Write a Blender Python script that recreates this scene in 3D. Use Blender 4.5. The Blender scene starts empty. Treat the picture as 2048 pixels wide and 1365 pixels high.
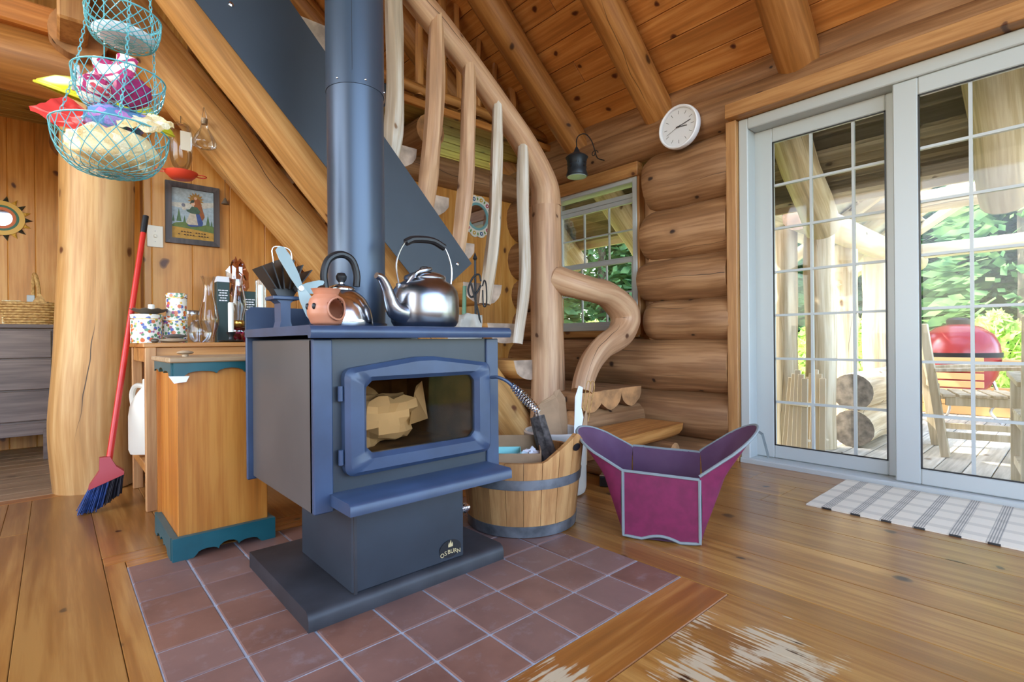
import bpy, math, random
from mathutils import Vector, Matrix, noise
R = math.radians
PI = math.pi
random.seed(7)
sc = bpy.context.scene
col = sc.collection

# ---------------------------------------------------------------- camera
FPX = 1025.0; YAW = 0.8412; ROLL = -0.00895; CAMZ = 0.736
fw = Vector((math.cos(YAW), math.sin(YAW), 0)); rt = Vector((math.sin(YAW), -math.cos(YAW), 0)); up = Vector((0, 0, 1))
r2 = rt*math.cos(ROLL) + up*math.sin(ROLL); u2 = -rt*math.sin(ROLL) + up*math.cos(ROLL)
cd = bpy.data.cameras.new('camera'); cam = bpy.data.objects.new('camera', cd); col.objects.link(cam)
cd.sensor_fit = 'HORIZONTAL'; cd.sensor_width = 36; cd.lens = 36*FPX/2048; cd.clip_start = .02; cd.clip_end = 300
m = Matrix.Identity(4)
for i in range(3):
    m[i][0] = r2[i]; m[i][1] = u2[i]; m[i][2] = -fw[i]
m.translation = (0, 0, CAMZ); cam.matrix_world = m
sc.camera = cam

# ---------------------------------------------------------------- sky, sun, fill light, exposure
SUN_DIR = Vector((-.25, .60, .76)).normalized()
w = bpy.data.worlds.new('world'); sc.world = w; w.use_nodes = True
nt = w.node_tree; bg = nt.nodes['Background']
sky = nt.nodes.new('ShaderNodeTexSky'); sky.sky_type = 'NISHITA'; sky.sun_disc = False
sky.sun_elevation = math.asin(SUN_DIR.z); sky.sun_rotation = math.atan2(SUN_DIR.x, SUN_DIR.y)
sky.air_density = 1.0; sky.dust_density = 2.0; sky.ozone_density = 1.0
nt.links.new(sky.outputs[0], bg.inputs[0]); bg.inputs[1].default_value = 1.6
def lamp(name, kind, loc, energy, color=(1, 1, 1), **k):
    d = bpy.data.lights.new(name, kind); d.energy = energy; d.color = color
    for a, b in k.items():
        if a != 'aim': setattr(d, a, b)
    o = bpy.data.objects.new(name, d); col.objects.link(o); o.location = loc
    if 'aim' in k: o.rotation_euler = Vector(k['aim']).to_track_quat('-Z', 'Y').to_euler()
    return o
lamp('sun', 'SUN', (2, 6, 9), 9, (1, .95, .86), angle=R(.6), aim=-SUN_DIR)
# fill area lights added out of view: cool from the south, warm from the west
lamp('fill_light_south', 'AREA', (.6, -2.3, 2.0), 44, (.66, .80, 1), shape='RECTANGLE', size=4.0, size_y=2.4, aim=(.05, 1, -.12))
lamp('fill_light_west', 'AREA', (-2.5, 1.6, 1.9), 66, (1, .86, .66), shape='RECTANGLE', size=3.4, size_y=2.2, aim=(1, .1, -.1))
sc.view_settings.view_transform = 'Standard'; sc.view_settings.look = 'None'
sc.view_settings.gamma = 1; sc.view_settings.use_curve_mapping = False
sc.view_settings.exposure = 0.2

# ---------------------------------------------------------------- materials
def lin(c): return tuple(((v/255)/12.92 if v/255 <= .04045 else ((v/255+.055)/1.055)**2.4) for v in c) + (1,)
class NT:
    def __init__(s, name):
        s.m = bpy.data.materials.new(name); s.m.use_nodes = True
        s.t = s.m.node_tree; s.p = s.t.nodes['Principled BSDF']; s.out = s.t.nodes['Material Output']
    def n(s, typ, **k):
        o = s.t.nodes.new(typ)
        for a, b in k.items(): setattr(o, a, b)
        return o
    def l(s, a, b): s.t.links.new(a, b)
    def math(s, op, a, b=None, clamp=False):
        o = s.n('ShaderNodeMath', operation=op, use_clamp=clamp)
        for i, v in enumerate((a, b)):
            if v is None: continue
            if isinstance(v, (int, float)): o.inputs[i].default_value = v
            else: s.l(v, o.inputs[i])
        return o.outputs[0]
    def vmath(s, op, a, b=None):
        o = s.n('ShaderNodeVectorMath', operation=op)
        for i, v in enumerate((a, b)):
            if v is None: continue
            if isinstance(v, (tuple, list)): o.inputs[i].default_value = v
            else: s.l(v, o.inputs[i])
        return o.outputs[0]
    def mix(s, f, a, b, blend='MIX'):
        o = s.n('ShaderNodeMix', data_type='RGBA', blend_type=blend)
        for i, v in ((0, f), (6, a), (7, b)):
            if isinstance(v, (int, float)): o.inputs[i].default_value = v
            elif isinstance(v, tuple): o.inputs[i].default_value = v
            else: s.l(v, o.inputs[i])
        return o.outputs[2]
    def ramp(s, f, stops, interp='LINEAR'):
        o = s.n('ShaderNodeValToRGB'); e = o.color_ramp.elements; o.color_ramp.interpolation = interp
        while len(e) < len(stops): e.new(.5)
        for x, (p, c) in zip(e, stops): x.position = p; x.color = c if len(c) == 4 else tuple(c)+(1,)
        s.l(f, o.inputs[0]); return o.outputs[0]
    def noise(s, vec, scale, detail=3, rough=.5, dist=0):
        o = s.n('ShaderNodeTexNoise'); o.inputs['Scale'].default_value = scale; o.inputs['Detail'].default_value = detail
        o.inputs['Roughness'].default_value = rough; o.inputs['Distortion'].default_value = dist
        s.l(vec, o.inputs['Vector']); return o.outputs[0]
    def bump(s, h, strength, dist=.01):
        b = s.n('ShaderNodeBump'); b.inputs['Strength'].default_value = strength; b.inputs['Distance'].default_value = dist
        s.l(h, b.inputs['Height']); s.l(b.outputs[0], s.p.inputs['Normal'])
    def objco(s):
        tc = s.n('ShaderNodeTexCoord'); oi = s.n('ShaderNodeObjectInfo')
        k = s.math('MULTIPLY', oi.outputs['Random'], 53.0)
        return s.vmath('ADD', tc.outputs['Object'], k), oi.outputs['Random']

G = (1, 1, 1, 1); K = (0, 0, 0, 1)
def wood(name, light, mid, dark, co='x', knots=.5, rough=.5, crack=0, coat=0, tint=.25, ks=3.2, worn=None):
    t = NT(name)
    tc = t.n('ShaderNodeTexCoord'); oi = t.n('ShaderNodeObjectInfo'); rnd = oi.outputs['Random']
    src = tc.outputs['UV'] if co == 'uv' else tc.outputs['Object']
    sep = t.n('ShaderNodeSeparateXYZ'); t.l(src, sep.inputs[0])
    order = {'x': 'XYZ', 'y': 'YXZ', 'z': 'ZXY', 'xz': 'XZY', 'yz': 'YZX', 'zy': 'ZYX', 'uv': 'XYZ'}[co]
    cb = t.n('ShaderNodeCombineXYZ')
    for i, a in enumerate(order): t.l(sep.outputs[a], cb.inputs[i])
    off = t.math('MULTIPLY', rnd, 61.0)
    v = t.vmath('ADD', cb.outputs[0], off)
    fine = t.noise(t.vmath('MULTIPLY', v, (2.2, 46, 46)), 1, 4, .6)
    band = t.noise(t.vmath('MULTIPLY', v, (1.1, 11, 11)), 1, 3, .55, .6)
    big = t.noise(t.vmath('MULTIPLY', v, (1.0, 2.2, 2.2)), 1, 2)
    g = t.math('ADD', t.math('MULTIPLY', fine, .62), t.math('MULTIPLY', band, .62))
    c = t.ramp(g, [(.46, lin(tuple(x*.86 for x in mid))), (.58, lin(mid)), (.74, lin(light))])
    c = t.mix(t.math('MULTIPLY', big, .35), c, lin(mid))
    c = t.mix(t.math('MULTIPLY', rnd, tint), c, lin(tuple(x*.72 for x in mid)))
    if knots:
        vo = t.n('ShaderNodeTexVoronoi', voronoi_dimensions='2D'); vo.inputs['Scale'].default_value = ks
        wob = t.noise(v, 9, 2); wv = t.vmath('ADD', t.vmath('MULTIPLY', v, (.75, 1, 1)), t.vmath('MULTIPLY', wob, (.06, .06, 0)))
        t.l(wv, vo.inputs['Vector'])
        d = vo.outputs['Distance']; cs = t.n('ShaderNodeSeparateColor'); t.l(vo.outputs['Color'], cs.inputs[0])
        gate = t.math('GREATER_THAN', cs.outputs[0], 1-knots)
        sz = t.math('ADD', t.math('MULTIPLY', cs.outputs[1], .7), .5)
        dd = t.math('DIVIDE', d, sz)
        core = t.ramp(dd, [(.035, G), (.062, (.55, .55, .55, 1)), (.075, K)])
        halo = t.ramp(dd, [(.06, (.45, .45, .45, 1)), (.2, K)])
        c = t.mix(t.math('MULTIPLY', halo, gate), c, lin(tuple(x*.8 for x in mid)))
        c = t.mix(t.math('MULTIPLY', core, gate), c, lin(dark))
    if crack:
        sp = t.n('ShaderNodeSeparateXYZ'); t.l(v, sp.inputs[0])
        wav = t.noise(t.vmath('MULTIPLY', v, (1.3, .4, .4)), 1, 3)
        ss = t.math('ADD', t.math('MULTIPLY', sp.outputs[1], 5.2), t.math('MULTIPLY', wav, .9))
        cr = t.math('ABSOLUTE', t.math('SUBTRACT', t.math('FRACT', ss), .5))
        cid = t.n('ShaderNodeCombineXYZ'); t.l(t.math('MULTIPLY', sp.outputs[0], 1.1), cid.inputs[0]); t.l(t.math('MULTIPLY', t.math('FLOOR', ss), 7.7), cid.inputs[1])
        brk = t.ramp(t.noise(cid.outputs[0], 1, 1), [(.5, K), (.62, G)])
        cm = t.math('LESS_THAN', cr, t.math('MULTIPLY', brk, .012))
        c = t.mix(t.math('MULTIPLY', t.math('MULTIPLY', cm, brk), crack), c, lin((45, 30, 18)))
    if worn:
        geo = t.n('ShaderNodeNewGeometry')
        dv = t.vmath('LENGTH', t.vmath('MULTIPLY', t.vmath('SUBTRACT', geo.outputs['Position'], worn[0]), worn[1]))
        o = t.t.nodes[-1]; dist = o.outputs['Value']
        ed = t.math('SUBTRACT', 1.0, dist, True)
        wn = t.noise(t.vmath('MULTIPLY', geo.outputs['Position'], (110, 5, 1) if co == 'y' else (5, 110, 1)), 1, 3)
        wn2 = t.noise(geo.outputs['Position'], 9, 4)
        val = t.math('ADD', t.math('ADD', ed, t.math('MULTIPLY', wn, 1.9)), t.math('MULTIPLY', wn2, 2.2))
        wm = t.ramp(t.math('SUBTRACT', val, 2.1), [(.66, K), (.84, G)])
        wm = t.math('MULTIPLY', wm, t.ramp(ed, [(0.0, K), (.12, G)]))
        c = t.mix(wm, c, lin((188, 170, 140)))
    t.l(c, t.p.inputs['Base Color']); t.p.inputs['Roughness'].default_value = rough
    if coat: t.p.inputs['Coat Weight'].default_value = coat; t.p.inputs['Coat Roughness'].default_value = .18
    t.bump(g, .12, .004)
    return t.m
def plain(name, c, rough=.5, metal=0, nz=.0, ns=20, spec=None, c2=None, bump=0, trans=None):
    t = NT(name); v, rnd = t.objco()
    if nz or c2:
        f = t.noise(v, ns, 4)
        a = lin(c); b = lin(c2) if c2 else lin(tuple(x*(1-nz) for x in c))
        cc = t.ramp(f, [(.35, b), (.65, a)]); t.l(cc, t.p.inputs['Base Color'])
        if bump: t.bump(f, bump, .004)
    else: t.p.inputs['Base Color'].default_value = lin(c)
    t.p.inputs['Roughness'].default_value = rough; t.p.inputs['Metallic'].default_value = metal
    if spec is not None: t.p.inputs['Specular IOR Level'].default_value = spec
    return t.m
def thinglass(name, tint=(255, 255, 255), refl=.9, base=0.04):
    t = NT(name); t.t.nodes.remove(t.p)
    tr = t.n('ShaderNodeBsdfTransparent'); tr.inputs[0].default_value = lin(tint)
    gl = t.n('ShaderNodeBsdfGlossy'); gl.inputs['Roughness'].default_value = .03
    lw = t.n('ShaderNodeLayerWeight'); lw.inputs[0].default_value = .35
    f = t.math('ADD', t.math('MULTIPLY', lw.outputs['Fresnel'], refl), base, True)
    mx = t.n('ShaderNodeMixShader'); t.l(f, mx.inputs[0]); t.l(tr.outputs[0], mx.inputs[1]); t.l(gl.outputs[0], mx.inputs[2])
    t.l(mx.outputs[0], t.out.inputs[0]); return t.m
def leafmat(name, a, b, ns=3):
    t = NT(name); t.t.nodes.remove(t.p); v, rnd = t.objco()
    c = t.ramp(t.noise(v, ns, 3), [(.35, lin(a)), (.65, lin(b))])
    d = t.n('ShaderNodeBsdfDiffuse'); tl = t.n('ShaderNodeBsdfTranslucent'); t.l(c, d.inputs[0]); t.l(c, tl.inputs[0])
    mx = t.n('ShaderNodeMixShader'); mx.inputs[0].default_value = .45
    t.l(d.outputs[0], mx.inputs[1]); t.l(tl.outputs[0], mx.inputs[2]); t.l(mx.outputs[0], t.out.inputs[0]); return t.m

M = {}
M['panel'] = wood('golden_pine_panel', (226, 168, 88), (205, 138, 58), (92, 50, 22), 'z', .55, .45, tint=.25)
M['floor_y'] = wood('honey_pine_floor', (184, 136, 72), (150, 98, 42), (58, 30, 14), 'y', .75, .32, coat=.35, tint=.35, ks=3.6, worn=((1.17, .50, 0), (2.4, 2.6, 0)))
M['floor_x'] = wood('honey_pine_border', (190, 132, 66), (156, 94, 36), (60, 34, 16), 'x', .8, .32, coat=.35, tint=.3, ks=4.5, worn=((.80, .79, 0), (4.5, 7, 0)))
M['floor_grey'] = wood('grey_brown_floor', (178, 150, 118), (150, 120, 88), (90, 66, 44), 'x', .2, .4, tint=.3)
M['ceil'] = wood('amber_pine_ceiling', (230, 166, 94), (202, 130, 62), (84, 36, 14), 'y', .75, .45, tint=.45, ks=3.4)
M['loft'] = wood('green_lit_pine', (190, 166, 96), (160, 130, 66), (90, 60, 26), 'x', .4, .5, tint=.3)  # green light falling on the loft underside is mixed into this pine colour
M['log'] = wood('brown_log_wall', (186, 140, 96), (146, 102, 64), (48, 26, 14), 'uv', .55, .6, crack=.8, tint=.3, ks=4.2)
M['peel'] = wood('peeled_golden_log', (220, 176, 114), (194, 142, 80), (98, 52, 22), 'uv', .5, .5, crack=.9, tint=.15, ks=3.4)
M['newel'] = wood('peeled_tan_log', (212, 174, 136), (182, 138, 102), (80, 46, 26), 'uv', .45, .5, crack=.8, tint=.15, ks=4.2)
M['branch'] = wood('pale_grey_branch', (228, 222, 212), (192, 172, 148), (120, 88, 58), 'uv', .35, .6, crack=.5, tint=.3, ks=6)
M['rafter'] = wood('amber_rafter_log', (206, 146, 80), (172, 112, 52), (74, 42, 18), 'uv', .3, .5, crack=.7, tint=.2, ks=3.4)
M['endgrain'] = plain('end_grain', (206, 150, 96), .7, nz=.25, ns=14)
M['endpale'] = plain('pale_end_grain', (190, 164, 142), .7, nz=.25, ns=14)
M['trimwood'] = wood('pine_trim', (202, 152, 94), (172, 120, 68), (84, 44, 18), 'z', .5, .45)
M['trimwood_y'] = wood('pine_trim_level', (202, 150, 90), (170, 116, 62), (84, 44, 18), 'yz', .6, .45)
M['trimwood_x'] = wood('pine_edge', (222, 156, 82), (196, 124, 56), (84, 44, 18), 'x', .4, .45)
M['chest'] = wood('honey_cherry', (214, 146, 64), (190, 116, 42), (100, 56, 20), 'z', .2, .35, tint=.1)
M['table'] = wood('table_pine', (216, 158, 92), (190, 126, 62), (110, 64, 28), 'x', .3, .4)
M['tablez'] = wood('table_leg_pine', (216, 166, 110), (180, 124, 74), (110, 64, 28), 'z', .2, .5)
M['stave'] = wood('barrel_stave_wood', (214, 164, 104), (184, 130, 76), (110, 70, 36), 'z', .3, .55, tint=.3)
M['greywood'] = wood('grey_brown_dresser', (132, 112, 100), (104, 86, 76), (70, 56, 48), 'x', 0, .5, tint=.1)
M['weather_x'] = wood('weathered_pale_plank', (228, 222, 206), (196, 188, 168), (120, 104, 80), 'x', .3, .7, tint=.3)
M['weather_y'] = wood('weathered_soffit_plank', (236, 224, 196), (206, 190, 156), (84, 66, 44), 'y', .5, .7, tint=.5)
M['weather_log'] = wood('weathered_log', (238, 224, 194), (208, 186, 148), (96, 66, 36), 'uv', .4, .65, crack=.7, tint=.25)
M['teak'] = wood('weathered_teak', (214, 200, 170), (186, 168, 134), (110, 90, 64), 'z', 0, .7, tint=.2)
M['teal'] = plain('teal_paint', (26, 92, 100), .35, nz=.12, ns=9)
M['tealside'] = M['teal']
M['stove'] = plain('charcoal_stove_paint', (46, 53, 61), .42, nz=.16, ns=5, bump=.03)
M['stoveside'] = plain('side_lit_stove_paint', (84, 80, 77), .45, nz=.12, ns=3)  # stove paint lightened and warmed: the light on the side is in its colour
M['cast'] = plain('dark_cast_iron', (56, 73, 101), .38, nz=.14, ns=8, bump=.03)
M['stovebase'] = plain('dusty_black_iron', (52, 52, 56), .5, c2=(34, 34, 37), ns=7, bump=.05)
M['pipe'] = plain('satin_charcoal_pipe', (66, 78, 94), .36, metal=.35)
M['shield'] = plain('matt_charcoal_sheet', (56, 64, 74), .45, nz=.08, ns=3, metal=.3)
M['tile'] = None
M['grout'] = plain('blue_grey_grout', (176, 182, 194), .8, nz=.1)
M['white'] = plain('white_vinyl', (182, 186, 182), .4)
M['offwhite'] = plain('cream_plastic', (232, 226, 206), .4)
M['black'] = plain('black_paint', (24, 24, 26), .45)
M['darkiron'] = plain('wrought_iron', (36, 36, 38), .5, metal=.5)
M['lantern'] = plain('blue_black_tin', (46, 52, 58), .45, metal=.4)
M['chrome'] = plain('polished_steel', (214, 216, 220), .16, metal=1)
M['kettle'] = plain('worn_steel', (170, 172, 178), .27, metal=1, nz=.2, ns=4)
M['galv'] = plain('galvanised_band', (150, 156, 160), .45, metal=.7, nz=.3, ns=14)
M['clay'] = plain('terracotta_glaze', (186, 122, 92), .4, nz=.1, ns=6)
M['glass'] = thinglass('clear_glass', (255, 255, 255), .3, .0)
M['jarglass'] = thinglass('glassware', (246, 248, 248), .6, .02)
M['pinkglass'] = thinglass('pink_glass', (214, 96, 150), .9, .08)
M['stoveglass'] = thinglass('smoked_stove_glass', (236, 222, 204), .13, .0)
M['red'] = plain('red_plastic', (206, 44, 32), .35)
M['coral'] = plain('coral_plastic', (222, 74, 50), .4)
M['bluebr'] = plain('blue_bristle', (34, 66, 128), .7, nz=.3, ns=40)
M['blackbr'] = plain('black_bristle', (24, 22, 32), .7)
M['maroon'] = plain('burgundy_canvas', (122, 28, 70), .75, nz=.12, ns=30)
M['maroonin'] = plain('plum_canvas_lining', (98, 66, 92), .8, c2=(84, 50, 78), ns=6)
M['piping'] = plain('grey_binding', (128, 136, 136), .7)
M['paper'] = plain('white_paper', (232, 232, 236), .7)
M['card'] = plain('brown_cardboard', (178, 140, 104), .8, nz=.1, ns=10)
M['crock'] = plain('glazed_stoneware', (214, 210, 202), .25)
M['bark'] = plain('grey_bark', (104, 94, 88), .9, c2=(54, 46, 42), ns=40, bump=.6)
M['mint'] = plain('mint_plastic', (150, 214, 210), .5)
M['yellow'] = plain('lime_yellow_plastic', (206, 204, 46), .4)
M['wax'] = plain('white_wax', (240, 236, 224), .5)
M['tinbody'] = None
M['net'] = plain('turquoise_wire', (92, 168, 176), .4)
M['wicker'] = plain('straw_wicker', (214, 172, 104), .7, c2=(170, 124, 66), ns=60, bump=.4)
M['greenbox'] = plain('dark_green_card', (32, 58, 56), .5)
M['stone'] = plain('tan_stone', (190, 164, 132), .6, nz=.2, ns=12)
M['brass'] = plain('brass', (196, 158, 84), .3, metal=1)
M['ash'] = plain('charred_firebrick', (112, 92, 66), .9, c2=(54, 44, 36), ns=8)
M['crumple'] = plain('cream_crumpled_paper', (244, 232, 206), .8)
M['redgrill'] = plain('red_ceramic', (150, 50, 50), .25)
M['cedar'] = plain('cedar_slat', (206, 160, 104), .6)
M['mirror'] = plain('mirror', (235, 235, 235), .04, metal=1)
M['wire'] = plain('steel_wire', (190, 190, 192), .3, metal=1)
M['greycloth'] = plain('grey_suede', (176, 170, 160), .9, nz=.15, ns=8)
M['greenhandle'] = plain('green_handle', (72, 112, 80), .5)
M['leaf1'] = leafmat('conifer_leaf', (84, 126, 84), (150, 184, 120))
M['leaf2'] = leafmat('bright_leaf', (150, 190, 90), (222, 236, 150), 6)
M['leaf3'] = leafmat('blue_green_leaf', (92, 132, 108), (146, 182, 146))
M['grass'] = leafmat('grass', (96, 140, 50), (160, 190, 90), 2)
M['earth'] = plain('mossy_ground', (110, 128, 66), .95, c2=(150, 150, 92), ns=1.5)
M['trunk'] = plain('grey_trunk', (150, 136, 116), .9, nz=.4, ns=12)
def tile_mat():
    t = NT('terracotta_tile'); v, rnd = t.objco()
    a = t.ramp(t.noise(v, 5, 4, .6), [(.3, lin((106, 70, 56))), (.7, lin((138, 98, 82)))])
    a = t.mix(t.math('MULTIPLY', rnd, .45), a, lin((128, 108, 106)))
    a = t.mix(t.math('MULTIPLY', t.ramp(t.noise(v, 16, 4, .7), [(.55, K), (.75, G)]), .35), a, lin((158, 146, 148)))
    t.l(a, t.p.inputs['Base Color']); t.p.inputs['Roughness'].default_value = .42
    t.bump(t.noise(v, 30, 3), .06, .003); return t.m
M['tile'] = tile_mat()
def floral():
    t = NT('floral_tin'); v, rnd = t.objco()
    c = (236, 230, 216, 255)
    base = lin((236, 230, 216))
    out = base
    for i, (cc, s, th) in enumerate((((90, 140, 100), 44, .30), ((80, 100, 170), 34, .26), ((206, 100, 50), 30, .26), ((226, 180, 70), 40, .2), ((160, 80, 130), 33, .2))):
        vo = t.n('ShaderNodeTexVoronoi'); vo.inputs['Scale'].default_value = s
        t.l(t.vmath('ADD', v, (i*3.1, i*1.7, i*.9)), vo.inputs['Vector'])
        f = t.ramp(vo.outputs['Distance'], [(th, G), (th+.06, K)])
        out = t.mix(f, out, lin(cc))
    t.l(out, t.p.inputs['Base Color']); t.p.inputs['Roughness'].default_value = .25; return t.m
M['tinbody'] = floral()
def knit(name, cols, s):
    t = NT(name); v, rnd = t.objco()
    f = t.noise(t.vmath('MULTIPLY', v, (1, 1, 1.6)), s, 1)
    n = len(cols); c = t.ramp(f, [(.3+.4*i/(n-1), lin(x)) for i, x in enumerate(cols)], 'CONSTANT')
    t.l(c, t.p.inputs['Base Color']); t.p.inputs['Roughness'].default_value = .95
    t.bump(t.noise(v, 160, 2), .8, .004); return t.m
M['knitpink'] = knit('pink_cream_knit', ((236, 226, 206), (176, 50, 100), (232, 214, 196), (206, 74, 84), (240, 232, 214)), 16)
M['knitblue'] = knit('blue_purple_knit', ((110, 160, 190), (150, 130, 190), (90, 130, 170), (176, 120, 180), (120, 170, 196)), 18)
M['knitcream'] = knit('cream_knit', ((234, 214, 168), (226, 196, 140), (236, 222, 186), (230, 206, 158)), 12)
M['magenta'] = plain('magenta_cloth', (150, 30, 90), .9, nz=.2, ns=10)
M['redcloth'] = plain('red_cotton', (214, 52, 44), .9)
def plaid():
    t = NT('cream_plaid_weave'); tc = t.n('ShaderNodeTexCoord'); sep = t.n('ShaderNodeSeparateXYZ'); t.l(tc.outputs['Object'], sep.inputs[0])
    wv = lambda o, s, th: t.ramp(t.math('FRACT', t.math('MULTIPLY', o, s)), [(th, G), (th+.03, K)])
    a = wv(sep.outputs['Y'], 9.5, .32); b = wv(sep.outputs['X'], 8, .3)
    ribs = t.math('FRACT', t.math('MULTIPLY', sep.outputs['Y'], 130)); ribx = t.math('FRACT', t.math('MULTIPLY', sep.outputs['X'], 70))
    c = t.mix(t.math('MULTIPLY', a, t.ramp(ribs, [(.4, G), (.5, (.25, .25, .25, 1))])), lin((220, 210, 190)), lin((146, 142, 134)))
    c = t.mix(t.math('MULTIPLY', b, .22), c, lin((130, 124, 114)))
    t.l(c, t.p.inputs['Base Color']); t.p.inputs['Roughness'].default_value = .95
    t.bump(ribx, .5, .004); return t.m
M['plaid'] = plaid()

# ---------------------------------------------------------------- mesh helpers
class MB:
    """collects shapes in world space; build() links them as one mesh object"""
    def __init__(s, M=None): s.v = []; s.f = []; s.uv = []; s.mi = []; s.cur = 0; s.M = M
    def add(s, vs, fs, uvs=None):
        b = len(s.v)
        for p in vs:
            p = Vector(p)
            if s.M is not None: p = s.M @ p
            s.v.append(p)
        for i, f in enumerate(fs):
            s.f.append([b+j for j in f]); s.mi.append(s.cur)
            s.uv.append(uvs[i] if uvs else [(0, 0)]*len(f))
        return s
    def box(s, x0, x1, y0, y1, z0, z1, ch=0.0):
        if ch <= 0:
            v = [(x, y, z) for x in (x0, x1) for y in (y0, y1) for z in (z0, z1)]
            return s.add(v, [(0, 1, 3, 2), (4, 6, 7, 5), (0, 4, 5, 1), (2, 3, 7, 6), (0, 2, 6, 4), (1, 5, 7, 3)])
        ch = min(ch, .45*min(abs(x1-x0), abs(y1-y0), abs(z1-z0)))
        lo = (x0, y0, z0); hi = (x1, y1, z1); v = []; idx = {}
        for sx in (0, 1):
            for sy in (0, 1):
                for sz in (0, 1):
                    sg = (sx, sy, sz)
                    for a in range(3):
                        p = []
                        for k in range(3):
                            e = hi[k] if sg[k] else lo[k]
                            if k != a: e += -ch if sg[k] else ch
                            p.append(e)
                        idx[sg + (a,)] = len(v); v.append(p)
        f = []
        for a in range(3):
            b, c = [(1, 2), (2, 0), (0, 1)][a]
            for sa in (0, 1):
                q = []
                for sb, s_c in ((0, 0), (1, 0), (1, 1), (0, 1)):
                    g = [0, 0, 0]; g[a] = sa; g[b] = sb; g[c] = s_c; q.append(idx[tuple(g) + (a,)])
                f.append(q if sa else q[::-1])
            for sb in (0, 1):
                for s_c in (0, 1):
                    g0 = [0, 0, 0]; g0[b] = sb; g0[c] = s_c; g1 = list(g0); g1[a] = 1
                    q = [idx[tuple(g0)+(b,)], idx[tuple(g1)+(b,)], idx[tuple(g1)+(c,)], idx[tuple(g0)+(c,)]]
                    f.append(q if (sb ^ s_c) == 1 else q[::-1])
        for sx in (0, 1):
            for sy in (0, 1):
                for sz in (0, 1):
                    q = [idx[(sx, sy, sz, k)] for k in range(3)]
                    f.append(q if (sx+sy+sz) % 2 else q[::-1])
        return s.add(v, f)
    def tube(s, path, rad, n=12, wob=0.0, seed=0, caps=True, closed=False, flat=1.0, endmat=None, rnd=0.0):
        P = [Vector(p) for p in path]; k = len(P)
        rr = rad if isinstance(rad, (list, tuple)) else [rad]*k
        T = []
        for i in range(k):
            a = P[(i-1) % k] if (closed or i > 0) else P[i]; b = P[(i+1) % k] if (closed or i < k-1) else P[i]
            T.append((b-a).normalized())
        ref = Vector((0, 0, 1)) if abs(T[0].z) < .9 else Vector((1, 0, 0))
        N = (ref - T[0]*ref.dot(T[0])).normalized(); L = 0; vs = []; Ls = []
        for i in range(k):
            if i: N = (N - T[i]*N.dot(T[i])).normalized(); L += (P[i]-P[i-1]).length
            B = T[i].cross(N); Ls.append(L)
            for j in range(n):
                a = 2*PI*j/n; q = rr[i]
                if wob: q *= 1 + wob*noise.noise(Vector((L*2.2+seed*7.3, math.cos(a)*1.1, math.sin(a)*1.1)))
                vs.append(P[i] + N*(math.cos(a)*q) + B*(math.sin(a)*q*flat))
        f = []; uv = []
        for i in range(k if closed else k-1):
            i2 = (i+1) % k
            for j in range(n):
                j2 = (j+1) % n; c = 2*PI*sum(rr)/k
                f.append((i*n+j, i*n+j2, i2*n+j2, i2*n+j)); l2 = Ls[i2] if i2 else Ls[-1]
                uv.append([(Ls[i], c*j/n), (Ls[i], c*(j+1)/n), (l2, c*(j+1)/n), (l2, c*j/n)])
        s.add(vs, f, uv)
        if caps and not closed:
            o = s.cur
            if endmat is not None: s.cur = endmat
            b = len(s.v)-k*n
            for base, rev in ((0, True), ((k-1)*n, False)):
                q = [b+base+j for j in range(n)]; q = q[::-1] if rev else q
                s.f.append(q); s.mi.append(s.cur); s.uv.append([(.13*math.cos(2*PI*j/n), .13*math.sin(2*PI*j/n)) for j in range(n)])
            s.cur = o
        return s
    def lathe(s, prof, c=(0, 0, 0), n=20, flat=1.0, cap=True):
        vs = []; k = len(prof)
        for r, z in prof:
            for j in range(n):
                a = 2*PI*j/n; vs.append((c[0]+r*math.cos(a), c[1]+r*math.sin(a)*flat, c[2]+z))
        f = [(i*n+j, i*n+(j+1) % n, (i+1)*n+(j+1) % n, (i+1)*n+j) for i in range(k-1) for j in range(n)]
        if cap:
            if prof[0][0] > 1e-5: f.append(list(range(n))[::-1])
            if prof[-1][0] > 1e-5: f.append([(k-1)*n+j for j in range(n)])
        return s.add(vs, f)
    def prism(s, poly, d0, d1, plane='xz'):
        def mp(a, b, d): return {'xz': (a, d, b), 'yz': (d, a, b), 'xy': (a, b, d)}[plane]
        n = len(poly); vs = [mp(a, b, d0) for a, b in poly] + [mp(a, b, d1) for a, b in poly]
        f = [list(range(n)), list(range(2*n-1, n-1, -1))] + [(i, i+n, (i+1) % n+n, (i+1) % n) for i in range(n)]
        return s.add(vs, f)
    def grid(s, fn, nu, nv, thick=0.0):
        vs = [Vector(fn(i/nu, j/nv)) for i in range(nu+1) for j in range(nv+1)]; w = nv+1
        f = [(i*w+j, (i+1)*w+j, (i+1)*w+j+1, i*w+j+1) for i in range(nu) for j in range(nv)]
        return s.add(vs, f)
    def ball(s, c, r, nu=14, nv=9, amp=0.0, freq=3.0, seed=0):
        c = Vector(c); r = Vector(r if isinstance(r, (tuple, list)) else (r, r, r)); vs = []; f = []
        for i in range(nv+1):
            th = PI*i/nv
            for j in range(nu):
                ph = 2*PI*j/nu; d = Vector((math.sin(th)*math.cos(ph), math.sin(th)*math.sin(ph), math.cos(th)))
                q = 1 + (amp*noise.noise(d*freq + Vector((seed*3.7, seed, 0))) if amp else 0)
                vs.append(c + Vector((d.x*r.x, d.y*r.y, d.z*r.z))*q)
        f = [(i*nu+j, (i+1)*nu+j, (i+1)*nu+(j+1) % nu, i*nu+(j+1) % nu) for i in range(nv) for j in range(nu)]
        return s.add(vs, f)
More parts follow.
